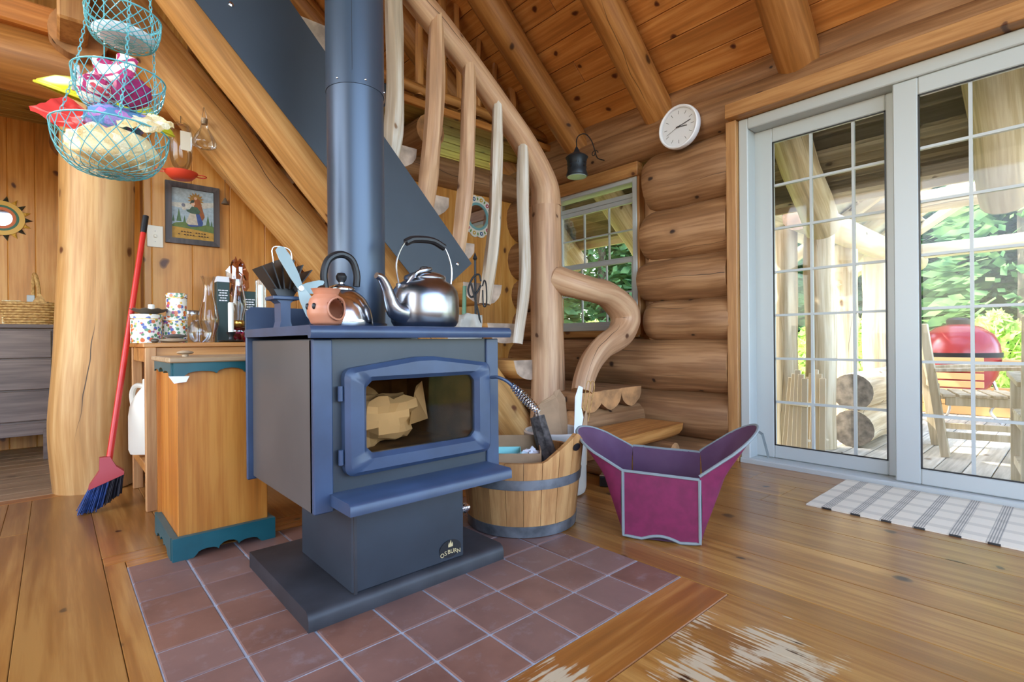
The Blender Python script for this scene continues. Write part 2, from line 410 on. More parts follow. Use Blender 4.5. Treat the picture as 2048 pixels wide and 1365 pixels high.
    def build(s, name, mats, parent=None, smooth=35, recalc=True):
        o0 = wloc(parent) if parent is not None else Vector((0, 0, 0))
        if parent is None and s.v:
            xs = [p.x for p in s.v]; ys = [p.y for p in s.v]; o0 = Vector(((min(xs)+max(xs))/2, (min(ys)+max(ys))/2, min(p.z for p in s.v)))
        me = bpy.data.meshes.new(name); me.from_pydata([p-o0 for p in s.v], [], s.f)
        for mm in (mats if isinstance(mats, (list, tuple)) else [mats]): me.materials.append(M[mm])
        if any(s.mi): me.polygons.foreach_set('material_index', s.mi)
        ul = me.uv_layers.new(name='UVMap'); fl = [c for q in s.uv for p in q for c in p]
        if len(fl) == 2*len(me.loops): ul.data.foreach_set('uv', fl)
        if recalc:
            import bmesh
            bm = bmesh.new(); bm.from_mesh(me); bmesh.ops.recalc_face_normals(bm, faces=bm.faces); bm.to_mesh(me); bm.free()
        if smooth:
            me.polygons.foreach_set('use_smooth', [True]*len(me.polygons)); me.set_sharp_from_angle(angle=R(smooth))
        o = bpy.data.objects.new(name, me); col.objects.link(o)
        if parent is not None: o.parent = parent
        else: o.location = o0
        return o
def wloc(o):
    p = Vector((0, 0, 0))
    while o is not None: p = p + o.location; o = o.parent
    return p
def tag(o, label=None, cat=None, group=None, kind=None):
    if label: o['label'] = label
    if cat: o['category'] = cat
    if group: o['group'] = group
    if kind: o['kind'] = kind
    return o
def thing(name, loc, label=None, cat=None, group=None, kind=None):
    o = bpy.data.objects.new(name, None); col.objects.link(o); o.location = loc; o.empty_display_size = .05
    return tag(o, label, cat, group, kind)
_pc = {}
def piece(name, parent, dims, loc, mat, ch=.003, rot=None, smooth=0):
    """one board / tile / slat: a chamfered box centred at loc (world), mesh shared between equal pieces"""
    k = (tuple(round(d, 4) for d in dims), mat, ch)
    if k not in _pc:
        b = MB().box(-dims[0]/2, dims[0]/2, -dims[1]/2, dims[1]/2, -dims[2]/2, dims[2]/2, ch)
        me = bpy.data.meshes.new(name); me.from_pydata(b.v, [], b.f); me.materials.append(M[mat]); _pc[k] = me
    o = bpy.data.objects.new(name, _pc[k]); col.objects.link(o)
    o.parent = parent; o.location = Vector(loc) - (wloc(parent) if parent else Vector((0, 0, 0)))
    if rot: o.rotation_euler = rot
    return o
def seg(a, b, n, bend=(0, 0, 0), jit=0, seed=0):
    a = Vector(a); b = Vector(b); bend = Vector(bend); out = []
    for i in range(n+1):
        t = i/n; p = a.lerp(b, t) + bend*math.sin(PI*t)
        if jit: p += Vector((noise.noise(Vector((t*3+seed, 0, seed))), noise.noise(Vector((0, t*3+seed, seed))), noise.noise(Vector((seed, seed, t*3)))))*jit
        out.append(p)
    return out
def curve(pts, n=8):
    """Catmull-Rom through pts"""
    P = [Vector(p) for p in pts]; P = [P[0]*2-P[1]] + P + [P[-1]*2-P[-2]]; out = []
    for i in range(1, len(P)-2):
        for j in range(n):
            t = j/n; a, b, c, d = P[i-1:i+3]
            out.append(.5*((2*b)+(c-a)*t+(2*a-5*b+4*c-d)*t*t+(-a+3*b-3*c+d)*t**3))
    out.append(P[-2]); return out
def lerps(vals, n):
    """interpolate scalar list over n samples"""
    out = []
    for i in range(n):
        t = i/(n-1)*(len(vals)-1); k = min(int(t), len(vals)-2); out.append(vals[k]+(vals[k+1]-vals[k])*(t-k))
    return out
def logpart(name, a, b, r, mats, parent, n=16, k=14, wob=.08, seed=0, bend=(0, 0, 0), r1=None, flat=1.0):
    p = seg(a, b, k, bend, .012, seed); q = lerps([r, r if r1 is None else r1], k+1)
    return MB().tube(p, q, n, wob, seed, endmat=1, flat=flat).build(name, mats, parent)
def text_mesh(name, body, size, mat, mtx, parent, depth=.0006):
    cu = bpy.data.curves.new(name, 'FONT'); cu.body = body; cu.size = size; cu.extrude = depth; cu.align_x = 'CENTER'; cu.align_y = 'CENTER'
    o = bpy.data.objects.new(name, cu); col.objects.link(o)
    dg = bpy.context.evaluated_depsgraph_get(); me = bpy.data.meshes.new_from_object(o.evaluated_get(dg))
    bpy.data.objects.remove(o); bpy.data.curves.remove(cu)
    me.transform(mtx); me.materials.clear(); me.materials.append(M[mat])
    q = bpy.data.objects.new(name, me); col.objects.link(q); q.parent = parent
    me.transform(Matrix.Translation(-wloc(parent))); return q

# ---------------------------------------------------------------- floor and hearth
rng = random.Random(3)
floor = thing('floor', (0, 0, 0), 'honey coloured pine plank floor around the tiled hearth', kind='structure')
MB().box(-2.6, 3.3, -2.4, 5.06, -.10, -.024).build('subfloor', 'black', floor, smooth=0)
HX0, HX1, HY0, HY1 = .175, 1.447, .8406, 2.1126
def yplanks(x0, x1, y0, y1, widths, mat='floor_y'):
    x = x0; i = 0
    while x < x1-.01:
        wd = min(widths[i % len(widths)], x1-x); i += 1
        if x1-x-wd < .05: wd = x1-x
        y = y0
        while y < y1-.01:
            ln = rng.uniform(1.1, 2.4)
            if y1-y-ln < .5: ln = y1-y
            piece('plank', floor, (wd-.0012, ln-.0012, .024), (x+wd/2, y+ln/2, -.012), mat, .0016); y += ln
        x += wd
def xplank(x0, x1, y0, y1, mat='floor_x'):
    piece('plank', floor, (x1-x0-.0025, y1-y0-.0025, .024), ((x0+x1)/2, (y0+y1)/2, -.012), mat, .0025)
yplanks(-2.6, -.081, -2.4, 3.33, [.2, .22, .19])
yplanks(-.081, .118, -2.4, 3.33, [.2])
yplanks(.118, HX0, .84, 2.1726, [.1])
yplanks(HX1, 3.3, -2.4, 3.33, [.12, .21, .19, .23, .2])
yplanks(.118, HX1, -2.4, .69, [.18, .2, .17, .21])
xplank(.118, HX1, .69, HY0)
xplank(.118, HX1, HY1+.06, 2.26)
yplanks(.118, HX1, 2.26, 3.33, [.2, .22, .19])
xplank(HX0, HX1, HY1, HY1+.06)
xplank(-2.6, .4, 3.33, 3.41)
xplank(.4, 3.3, 3.33, 3.47)
y = 3.41
while y < 5.05:
    for x0, x1 in ((-2.6, -.75), (-.75, .9), (.9, 2.0)):
        s = rng.uniform(-.3, .3) if x0 > -2 else 0
        piece('plank', floor, (x1-x0-.002, .138, .024), ((x0+x1)/2, y+.07, -.012), 'floor_grey', .0025)
    y += .14
hearth = thing('tiled_hearth', (.81, 1.48, 0), 'square terracotta tile hearth set in the floor under the wood stove', 'hearth')
MB().box(HX0, HX1, HY0, HY1, -.02, -.0025).build('grout_bed', 'grout', hearth, smooth=0)
S = .159
for i in range(8):
    for j in range(8):
        piece('tile', hearth, (S-.006, S-.006, .016), (HX0+S*(i+.5), HY0+S*(j+.5), -.0075+rng.uniform(0, .0008)), 'tile', .0025)

# ---------------------------------------------------------------- back panel wall, far wall
wb = thing('wall_back', (1.8, 3.47, 0), 'golden knotty pine board wall under the log staircase', kind='structure')
xs = [.372, .41, .605, .802, .999, 1.193]
while xs[-1] < 3.2: xs.append(xs[-1]+.196)
xs[-1] = 3.24
for a, b in zip(xs, xs[1:]):
    piece('board', wb, (b-a, .03, 2.02), ((a+b)/2, 3.47, 1.01), 'panel', .004)
MB().box(.372, 3.4, 3.486, 3.60, 0, 2.0).build('wall_core', 'panel', wb, smooth=0)
wf = thing('wall_far', (-.6, 5.07, 0), 'golden knotty pine board wall of the room beyond the log post', kind='structure')
x = -.237-.1435*16
while x < 1.6:
    piece('board', wf, (.1435, .03, 2.5), (x+.0717, 5.07, 1.25), 'panel', .004); x += .1435
MB().box(-2.6, 1.65, 5.086, 5.15, 0, 4.2).build('wall_core', 'panel', wf, smooth=0)
# gable above the loft
g = MB().prism([(-2.6, 2.5), (3.2, 2.5), (3.2, 2.42), (-.2, 5.0), (-2.6, 3.1)], 6.02, 6.1, 'xz').build('wall_gable', 'panel', smooth=0); tag(g, 'pine gable wall at the end of the loft', kind='structure')

# ---------------------------------------------------------------- right log wall
wr = thing('wall_right', (3.2, 1.8, 0), 'horizontal brown log wall between the window and the sliding door', kind='structure')
zj = [2.03, 1.635, 1.285, 1.005, .733, .389, .09, -.2]
for i in range(7):
    z0, z1 = zj[i+1], zj[i]; zc = (z0+z1)/2; rz = (z1-z0)/2+.012; full = i >= 4
    y1 = 3.56 if full else 2.085+.05*((i*7) % 3-1)*.6
    p = seg((3.2, 1.452, zc), (3.2, y1, zc), 14 if not full else 30, (0, 0, 0), .01, i+2)
    rr = [1.0]*len(p)
    if not full: rr[-1] = .86; rr[-2] = .97
    rr[0] = .96
    b = MB()
    # oval section: taller than deep
    b.tube(p, [rz*q for q in rr], 18, .07, i*3+1, endmat=1, flat=(.165/rz))
    b.build('wall_log', ['log', 'endgrain'], wr)
    if not full: MB().box(3.15, 3.25, 1.46, 2.06, z0-.03, z0+.03).build('chinking', 'log', wr, smooth=0)
# fill behind logs
MB().box(3.24, 3.32, 1.36, 2.16, -.1, 2.1).build('wall_core', 'log', wr, smooth=0)
MB().box(3.24, 3.32, 2.16, 3.6, -.1, .78).build('wall_core', 'log', wr, smooth=0)
MB().box(3.24, 3.32, 3.03, 3.6, .7, 2.1).build('wall_core', 'log', wr, smooth=0)
logpart('plate_log', (3.19, -1.5, 2.15), (3.19, 3.7, 2.15), .135, ['log', 'endgrain'], wr, 18, 40, .10, 31)
logpart('top_log', (3.26, -1.5, 2.345), (3.26, 3.7, 2.345), .12, ['log', 'endgrain'], wr, 18, 40, .12, 37)
piece('header_board', wr, (.07, .92, .10), (3.17, 2.60, 1.975), 'trimwood_y')
piece('sill_board', wr, (.06, .92, .055), (3.2, 2.62, .785), 'trimwood_y')
piece('jamb_strip', wr, (.07, .02, 1.17), (3.20, 2.155, 1.36), 'trimwood')
piece('jamb_strip', wr, (.12, .10, 1.25), (3.2, 3.08, 1.36), 'trimwood')
# far logs past the window corner
for i in range(4):
    z0, z1 = zj[i+1], zj[i]; zc = (z0+z1)/2
    logpart('wall_log', (3.2, 3.10, zc), (3.2, 3.56, zc), (z1-z0)/2, ['log', 'endgrain'], wr, 16, 8, .06, i+50, flat=.85)

# ---------------------------------------------------------------- window
wn = thing('window_1', (3.2, 2.6, .8), 'white double hung window with gridded sashes behind the newel post', kind='structure')
WY0, WY1, WZ0, WZ1 = 2.165, 3.03, .81, 1.93
def frame(parent, X0, X1, y0, y1, z0, z1, t, mat='white', name='frame', tb=None):
    tb = tb or t
    b = MB().box(X0, X1, y0, y0+t, z0, z1, .004).box(X0, X1, y1-t, y1, z0, z1, .004).box(X0, X1, y0+t, y1-t, z0, z0+tb, .004).box(X0, X1, y0+t, y1-t, z1-t, z1, .004)
    return b.build(name, mat, parent, smooth=0)
frame(wn, 3.16, 3.27, WY0, WY1, WZ0, WZ1, .038)
for z0, z1, X0, X1, nm in ((1.33, 1.80, 3.23, 3.255, 'upper_sash'), (.845, 1.35, 3.195, 3.22, 'lower_sash')):
    f = frame(wn, X0, X1, WY0+.04, WY1-.04, z0, z1, .035, name=nm)
    g = MB().box((X0+X1)/2-.002, (X0+X1)/2+.002, WY0+.07, WY1-.07, z0+.03, z1-.03).build('pane', 'glass', f, smooth=0)
    for k in (1, 2):
        yy = WY0+.06+(WY1-WY0-.12)*k/3; MB().box(X0+.006, X1-.006, yy-.006, yy+.006, z0+.03, z1-.03).build('muntin', 'white', f, smooth=0)
    zz = (z0+z1)/2; MB().box(X0+.006, X1-.006, WY0+.06, WY1-.06, zz-.006, zz+.006).build('muntin', 'white', f, smooth=0)
MB().box(3.225, 3.26, WY0+.038, WY1-.038, 1.80, 1.835, .003).build('head_stop', 'white', wn, smooth=0)
MB().box(3.23, 3.234, WY0+.038, WY1-.038, 1.835, 1.90).build('pane', 'glass', wn, smooth=0)

# ---------------------------------------------------------------- sliding door
dr = thing('door_1', (3.15, .6, 0), 'white sliding patio door with gridded glass opening to the deck', kind='structure')
DY0, DY1 = -.32, 1.385
b = MB().box(3.08, 3.28, DY1-.055, DY1, 0, 2.05, .005).box(3.08, 3.28, DY0, DY0+.055, 0, 2.05, .005).box(3.08, 3.28, DY0+.055, DY1-.055, 1.985, 2.05, .005)
b.build('frame', 'white', dr, smooth=0)
MB().box(3.06, 3.29, DY0, DY1, -.01, .028, .006).build('threshold', 'white', dr, smooth=0)
for X, y0, y1, nm, ym in ((3.20, .575, 1.335, 'sliding_panel', (.822, 1.027)), (3.115, -.27, .628, 'fixed_panel', (.341, .14, -.06))):
    st = .105 if X > 3.15 else .10
    b = MB().box(X-.022, X+.022, y1-st, y1, .03, 1.985, .005).box(X-.022, X+.022, y0, y0+st*.95, .03, 1.985, .005)
    b.box(X-.022, X+.022, y0+st*.95, y1-st, .03, .105, .005).box(X-.022, X+.022, y0+st*.95, y1-st, 1.90, 1.985, .005)
    f = b.build(nm, 'white', dr, smooth=0)
    gy0, gy1 = y0+st*.95, y1-st
    MB().box(X-.003, X+.003, gy0, gy1, .105, 1.90).build('pane', 'glass', f, smooth=0)
    b = MB().box(X-.02, X-.012, gy0, gy0+.006, .105, 1.9).box(X-.02, X-.012, gy1-.006, gy1, .105, 1.9).box(X-.02, X-.012, gy0, gy1, 1.894, 1.9).box(X-.02, X-.012, gy0, gy1, .105, .111)
    b.build('gasket', 'black', f, smooth=0)
    for yy in ym: MB().box(X-.010, X+.010, yy-.0065, yy+.0065, .105, 1.90).build('muntin', 'white', f, smooth=0)
    for k in range(1, 7):
        zz = .105+1.795*k/7; MB().box(X-.011, X+.011, gy0, gy1, zz-.0065, zz+.0065).build('muntin', 'white', f, smooth=0)
MB().box(3.085, 3.10, 1.345, 1.375, .08, .12).build('corner_bracket', 'white', dr, smooth=0)
t1 = thing('trim_1', (3.08, 1.41, 0), 'pine casing boards beside and above the sliding door', kind='structure')
piece('casing_board', t1, (.20, .062, 2.05), (3.15, 1.418, 1.025), 'trimwood')
piece('header_board', t1, (.14, 1.86, .085), (3.07, .50, 2.095), 'trimwood_y')

# ---------------------------------------------------------------- roof
ce = thing('ceiling', (1.5, 1.8, 3), 'amber knotty pine plank ceiling with log rafters', kind='structure')
SL = -.82; AN = math.atan(.82)
def roofz(x): return 2.50 + SL*(x-3.1)
sl = math.hypot(1, .82)
step = .165; dx = step/sl
x = 3.32
yb = [-2.6, -.4, 1.55, 3.1, 4.6, 6.0]
i = 0
while x > -.25:
    xc = x-dx/2; cuts = [-2.6] + sorted(rng.uniform(-1.5, 5.2) for _ in range(3)) + [6.0]
    for a, b in zip(cuts, cuts[1:]):
        if b-a < .05: continue
        piece('ceiling_plank', ce, (step-.003, b-a-.003, .03), (xc, (a+b)/2, roofz(xc)+.015), 'ceil', .004, rot=(0, AN, 0))
    x -= dx; i += 1
# outer roof skin and hidden slope; the skylight opening lets the sun reach the hanging baskets
def slab(name, x0, x1, y0, y1, zf, th=.06, mat='black'):
    o = MB().add([(x, y, zf(x)+d) for x in (x0, x1) for y in (y0, y1) for d in (.04, .04+th)], [(0, 1, 3, 2), (4, 6, 7, 5), (0, 4, 5, 1), (2, 3, 7, 6), (0, 2, 6, 4), (1, 5, 7, 3)]).build(name, mat, ce, smooth=0)
slab('roof_deck', -.25, 4.05, -2.6, 6.2, roofz)
rz2 = lambda x: roofz(-.25) - .82*(-.25-x)
for x0, x1, y0, y1 in ((-2.9, -1.12, -2.6, 6.2), (-.78, -.25, -2.6, 6.2), (-1.12, -.78, -2.6, 4.04), (-1.12, -.78, 4.48, 6.2)): slab('roof_deck', x0, x1, y0, y1, rz2)
for yy, s in ((2.72, 1), (1.967, 2), (1.072, 3), (.18, 4), (3.55, 5), (4.4, 6), (5.2, 7)):
    a = (3.28, yy, roofz(3.28)-.145); b = (-.2, yy, roofz(-.2)-.145)
    logpart('rafter', a, b, .108, ['rafter', 'endgrain'], ce, 16, 22, .07, s*5)

# ---------------------------------------------------------------- loft
lo = thing('loft_deck', (1, 4.2, 2.4), 'loft floor of pine planks with log joists above the back wall', kind='structure')
logpart('plate_log', (-2.4, 3.46, 2.085), (3.4, 3.46, 2.10), .118, ['log', 'endgrain'], lo, 16, 30, .12, 77)
logpart('plate_log', (-2.4, 3.40, 2.10), (.62, 3.42, 2.11), .15, ['rafter', 'endgrain'], lo, 16, 30, .08, 79)
LZ = 2.345
y = 3.03
while y < 6.0:
    for a, b in (((1.72, 3.15),) if y < 3.42 else ((-2.6, -.4), (-.4, 1.72), (1.72, 3.3))):
        piece('loft_plank', lo, (b-a-.003, .128, .03), ((a+b)/2, y+.065, LZ+.015), 'loft', .004)
    y += .131
piece('edge_board', lo, (1.5, .03, .05), (2.45, 3.02, LZ+.02), 'trimwood_x')
for xx, y0 in ((2.0, 3.08), (.1, 3.2), (-.9, 3.3), (.95, 3.4)):
    logpart('joist', (xx, y0, LZ-.115), (xx, 5.2, LZ-.115), .115, ['log', 'endgrain'], lo, 16, 12, .06, int(xx*10)+90)
MB().box(.02, .13, 2.95, 3.2, 2.16, 2.42, .01).build('beam_end', 'trimwood', lo, smooth=0)
MB().box(-2.6, .35, 3.26, 3.4, 2.22, 2.34, .01).build('ledger_beam', 'trimwood_x', lo, smooth=0)
ra = thing('loft_railing', (2.4, 3.06, LZ+.03), 'rustic loft railing of log rail and thin bark stripped sticks', 'railing')
logpart('bottom_rail', (1.55, 3.08, 2.50), (3.15, 3.08, 2.475), .042, ['rafter', 'endgrain'], ra, 12, 10, .06, 4)
logpart('top_rail', (1.55, 3.08, 3.32), (2.6, 3.08, 3.30), .045, ['rafter', 'endgrain'], ra, 12, 10, .06, 8)
for k, (xx, zt, r) in enumerate(((1.72, 3.3, .026), (1.90, 3.3, .030), (2.10, 3.3, .032), (2.26, 3.3, .024), (2.42, 3.28, .022), (2.60, 3.1, .022), (2.80, 2.90, .03))):
    logpart('baluster', (xx, 3.08, 2.45), (xx+.03*((k*5) % 3-1), 3.08, zt), r, ['rafter', 'endgrain'], ra, 8, 8, .25, k+11)

# ---------------------------------------------------------------- staircase
st = thing('log_staircase', (1.6, 2.6, 0), 'log staircase with half log treads, curved handrail and pale branch balusters', 'staircase')
def strz(x): return 1.555-1.1*(x-1.034)
logpart('stringer', (2.30, 2.52, strz(2.30)-.02), (-.1, 2.52, strz(-.1)), .132, ['peel', 'endgrain'], st, 18, 26, .10, 3)
logpart('stringer', (2.30, 3.28, strz(2.30)+.02), (.05, 3.28, strz(.05)+.03), .150, ['peel', 'endgrain'], st, 18, 26, .13, 9)
def halflog(name, parent, a, b, wdt, th, mats, n=10, seed=0):
    """flat topped half log from a to b (top centre line, horizontal)"""
    a = Vector(a); b = Vector(b); d = (b-a).normalized(); sd = Vector((d.y, -d.x, 0)); mb = MB(); k = 6; vs = []; L = (b-a).length
    rows = n+1
    for i in range(k+1):
        p = a.lerp(b, i/k)
        for j in range(rows):
            an = PI*j/n; q = 1+.07*noise.noise(Vector((i*.8+seed*5, j*.5, seed)))
            vs.append(p + sd*(math.cos(an)*wdt/2*q) - Vector((0, 0, 1))*(math.sin(an)**.8*th*q))
    f = []; uv = []
    for i in range(k):
        for j in range(n):
            f.append((i*rows+j, i*rows+j+1, (i+1)*rows+j+1, (i+1)*rows+j)); u0, u1 = L*i/k, L*(i+1)/k; v0, v1 = wdt*1.4*j/n, wdt*1.4*(j+1)/n
            uv.append([(u0, v0), (u0, v1), (u1, v1), (u1, v0)])
        f.append((i*rows+n, i*rows, (i+1)*rows, (i+1)*rows+n)); uv.append([(u0, .5), (u0, .5+wdt), (u1, .5+wdt), (u1, .5)])
    mb.add(vs, f, uv); mb.cur = 1
    mb.add(vs[:rows], [list(range(rows))[::-1]]); mb.add(vs[-rows:], [list(range(rows))])
    return mb.build(name, mats, parent, smooth=40)
for i in range(9):
    halflog('tread', st, (2.25-.19*i, 2.34+.02*(i % 2), .615+.229*i), (2.25-.19*i, 3.42, .615+.229*i), .29, .125, ['peel', 'endpale'], seed=i)
# landing of half logs and first step
for i, xx in enumerate((2.43, 2.65, 2.90)):
    halflog('landing_log', st, (xx, 2.0+.02*i, .42), (xx, 3.42, .42), .232, .125, ['log', 'endgrain'], seed=20+i)
MB().tube(seg((2.40, 2.12, .21), (3.04, 2.12, .21), 6), .095, 12, .06, 3, endmat=1).build('landing_bearer', ['log', 'endgrain'], st)
halflog('first_step', st, (2.10, 1.80, .205), (2.98, 1.86, .205), .30, .11, ['rafter', 'endgrain'], seed=31)
for xx in (2.22, 2.80):
    MB().tube(seg((xx, 1.66, .055), (xx, 2.30, .055), 5), .055, 12, .05, xx, endmat=1).build('step_bearer', ['log', 'endgrain'], st)
# newel, handrail, balusters
np_ = [(2.36, 2.30, 0), (2.365, 2.30, .4), (2.36, 2.30, .8), (2.355, 2.3, 1.2), (2.355, 2.3, 1.592)]
MB().tube(curve(np_, 5), lerps([.118, .112, .104, .1, .1], 21), 18, .05, 2, endmat=1).build('newel_post', ['newel', 'endgrain'], st)
hr = [(2.357, 2.3, 1.594), (2.335, 2.3, 1.74), (2.19, 2.3, 1.93), (1.99, 2.3, 2.105), (1.77, 2.3, 2.28), (1.56, 2.3, 2.42), (1.30, 2.3, 2.60), (.85, 2.3, 3.0), (.3, 2.3, 3.5)]
hp = curve(hr, 6)
MB().tube(hp, lerps([.098, .088, .078, .072, .07, .07, .068, .066, .064], len(hp)), 16, .10, 5, endmat=1).build('handrail', ['newel', 'endgrain'], st)
bal = [([(2.065, 1.95), (2.06, 1.57), (2.065, 1.10), (2.005, .72)], .036, 'branch'),
       ([(1.87, 2.11), (1.858, 1.73), (1.835, 1.335), (1.765, .94)], .038, 'branch'),
       ([(1.672, 2.27), (1.66, 1.9), (1.645, 1.57), (1.585, 1.17)], .042, 'newel'),
       ([(1.466, 2.40), (1.455, 1.97), (1.42, 1.63), (1.385, 1.38)], .048, 'newel'),
       ([(1.215, 2.62), (1.232, 2.08), (1.225, 1.8), (1.20, 1.58)], .045, 'branch'),
       ([(.98, 2.88), (.99, 2.4), (.985, 2.1), (.97, 1.80)], .04, 'branch')]
for k, (p, r, mt) in enumerate(bal):
    pp = curve([(x*1.034, 2.27, .736+(z-.736)*1.034) for x, z in p], 7); q = lerps([r*.8, r, r*1.02, r*1.08, r*.85], len(pp))
    MB().tube(pp, q, 9, .22, k+3, endmat=1).build('baluster', [mt, 'endpale'], st, smooth=30)
bp = curve([(2.38, 2.25, 1.13), (2.45, 2.15, 1.085), (2.58, 2.11, 1.055), (2.73, 2.1, 1.035), (2.885, 2.1, .955), (2.915, 2.1, .86), (2.83, 2.09, .765), (2.65, 2.08, .69), (2.52, 2.07, .60), (2.44, 2.06, .50), (2.40, 2.05, .42)], 5)
MB().tube(bp, lerps([.088, .082, .080, .084, .098, .098, .088, .078, .074, .07, .068], len(bp)), 16, .14, 13, endmat=1).build('bent_branch', ['newel', 'endgrain'], st)
sh = MB().prism([(.05, 2.385), (.375, 2.56), (1.682, 1.155), (1.424, .942)], 2.2, 2.204, 'xz').build('heat_shield', 'shield', None, smooth=0)
shr = tag(sh, 'dark metal heat shield sheet on the stair side behind the stove pipe', 'heat shield')
for xx, zz in ((.52, 2.05), (1.585, 1.143), (1.03, 1.60)):
    o = MB(Matrix.Translation((xx, 2.2, zz)) @ Matrix.Rotation(R(90), 4, 'X')).lathe([(.011, 0), (.009, .006), (.004, .008)], n=10).build('screw', 'chrome', shr)
# big post and beam
po = thing('log_post', (.17, 3.44, 0), 'thick peeled golden log post beside the red broom', 'post')
pp = curve([(.155, 3.44, 0), (.145, 3.44, .35), (.165, 3.44, .8), (.175, 3.44, 1.3), (.18, 3.44, 1.75), (.18, 3.44, 1.985)], 6)
MB().tube(pp, lerps([.168, .172, .165, .155, .152, .152], len(pp)), 22, .07, 6, endmat=1).build('post_trunk', ['peel', 'endgrain'], po)

# unseen wall added for the stove glass to reflect, left open for the fill light
wq = thing('unseen_wall_front', (.6, -2.5, 0), 'unseen pine wall added behind the viewer, open for the fill light', kind='structure')
for k in range(28): piece('board', wq, (.2, .03, .82), (-2.6+.2*k+.1, -2.5, .41), 'panel', .004)
for k in range(28): piece('board', wq, (.2, .03, 1.5), (-2.6+.2*k+.1, -2.5, 4.0), 'panel', .004)
MB().box(-2.7, 3.3, -2.6, -2.52, 0, .82).build('wall_core', 'panel', wq, smooth=0)
wl = thing('unseen_wall_left', (-2.72, 1.6, 0), 'unseen pine wall added at the far left, open for the warm fill light', kind='structure')  # added to hold back sky light; opening cut to fit the fill lamp
for k in range(41):
    yy = -2.5+.2*k+.1; op = -.1 < yy < 3.3
    if op:
        piece('board', wl, (.03, .2, .8), (-2.72, yy, .40), 'panel', .004); piece('board', wl, (.03, .2, .5), (-2.72, yy, 3.15), 'panel', .004)
    else: piece('board', wl, (.03, .2, 3.4), (-2.72, yy, 1.7), 'panel', .004)

# ---------------------------------------------------------------- wood stove
sv = thing('wood_stove', (.81, 1.6, 0), 'charcoal cast iron wood stove on a pedestal with a glass door', 'stove')
def rbox(x0, x1, y0, y1, z0, z1, name, mat, parent, ch=.006): return MB().box(x0, x1, y0, y1, z0, z1, ch).build(name, mat, parent, smooth=0)
# hearth base slab with rounded front lip
pr = [(1.312, 0), (1.312, .028), (1.318, .042), (1.33, .05), (1.835, .05), (1.835, 0)]
MB().prism(pr, .475, 1.127, 'yz').build('base_plate', 'stovebase', sv, smooth=50)
pd = MB().box(.600, .975, 1.33, 1.71, .05, .292, .004).build('pedestal', 'stove', sv, smooth=0)
MB().box(.604, .612, 1.324, 1.332, .05, .292).build('corner_strip', 'stovebase', pd, smooth=0)
# logo on the pedestal
lg = MB(Matrix.Translation((.921, 1.3285, .088)) @ Matrix.Rotation(R(90), 4, 'X'))
lg.lathe([(.040, 0), (.040, .0012)], n=28, flat=.68); tag(lg.build('badge', 'black', pd), 'black oval badge')
M['gold'] = plain('badge_gold', (204, 184, 136), .5)
for i, ch in enumerate('OSBURN'):
    t = (i-2.5)/2.5; mt = Matrix.Translation((.921+t*.031, 1.3268, .079-.004*t*t*1.4)) @ Matrix.Rotation(R(90), 4, 'X')
    o = text_mesh('letter', ch, .0185, 'gold', mt, pd); o.name = 'letter'
for dx, w_, h_ in ((-.006, .005, .015), (0, .006, .021), (.006, .005, .014)):
    MB().prism([(.921+dx-w_/2, .094), (.921+dx+w_/2, .094), (.921+dx+w_*.5, .094+h_*.5), (.921+dx+.001, .094+h_), (.921+dx-w_*.55, .094+h_*.45)], 1.3262, 1.3272, 'xz').build('flame_mark', 'gold', pd, smooth=0)
# body shell built round a real firebox
BX0, BX1, BY0, BY1, BZ0, BZ1 = .498, 1.125, 1.335, 1.87, .288, .745
b = MB().box(BX0, BX0+.012, BY0+.004, BY1, BZ0, BZ1, .003).box(BX1-.012, BX1, BY0+.004, BY1, BZ0, BZ1, .003).box(BX0+.012, BX1-.012, BY1-.012, BY1, BZ0, BZ1).box(BX0+.012, BX1-.012, BY0+.05, BY1, BZ0, BZ0+.012)
body = b.build('body', 'stoveside', sv, smooth=0)
OX0, OX1, OZ0, OZ1 = .605, 1.03, .405, .655
b = MB().box(BX0+.05, OX0, BY0, BY0+.02, BZ0, BZ1).box(OX1, BX1-.05, BY0, BY0+.02, BZ0, BZ1).box(OX0, OX1, BY0, BY0+.02, BZ0, OZ0).box(OX0, OX1, BY0, BY0+.02, OZ1, BZ1)
b.build('front_plate', 'stove', sv, smooth=0)
MB().box(BX0, BX0+.052, BY0-.007, BY0+.02, BZ0, BZ1, .003).build('corner_trim', 'cast', sv, smooth=0)
MB().box(BX1-.052, BX1, BY0-.007, BY0+.02, BZ0, BZ1, .003).build('corner_trim', 'cast', sv, smooth=0)
MB().box(BX0-.018, BX1+.018, BY1, BY1+.014, .278, .80, .003).build('rear_heat_shield', 'cast', sv, smooth=0)
fb = MB().box(.57, .60, 1.36, 1.82, .34, .68).box(1.035, 1.065, 1.36, 1.82, .34, .68).box(.57, 1.065, 1.80, 1.83, .34, .68).box(.57, 1.065, 1.36, 1.82, .34, .40).box(.57, 1.065, 1.36, 1.82, .67, .69)
fb.build('firebox', 'ash', sv, smooth=0)
for k, xx in enumerate((.68, .80, .92, 1.0)):
    piece('firebrick', sv, (.105, .02, .2), (xx, 1.79, .50), 'ash', .004)
# top plate with rounded front lip
pr = [(1.292, .748), (1.286, .758), (1.286, .770), (1.294, .779), (1.31, .7815), (1.88, .7815), (1.88, .756), (1.31, .756), (1.305, .748)]
tp = MB().prism(pr, .478, 1.147, 'yz').build('top_plate', 'cast', sv, smooth=50)
b = MB().prism([(.478, .7815), (.478, .842), (.494, .858), (1.13, .858), (1.147, .842), (1.147, .7815)], 1.862, 1.872, 'xz').build('rear_guard', 'cast', sv, smooth=0)
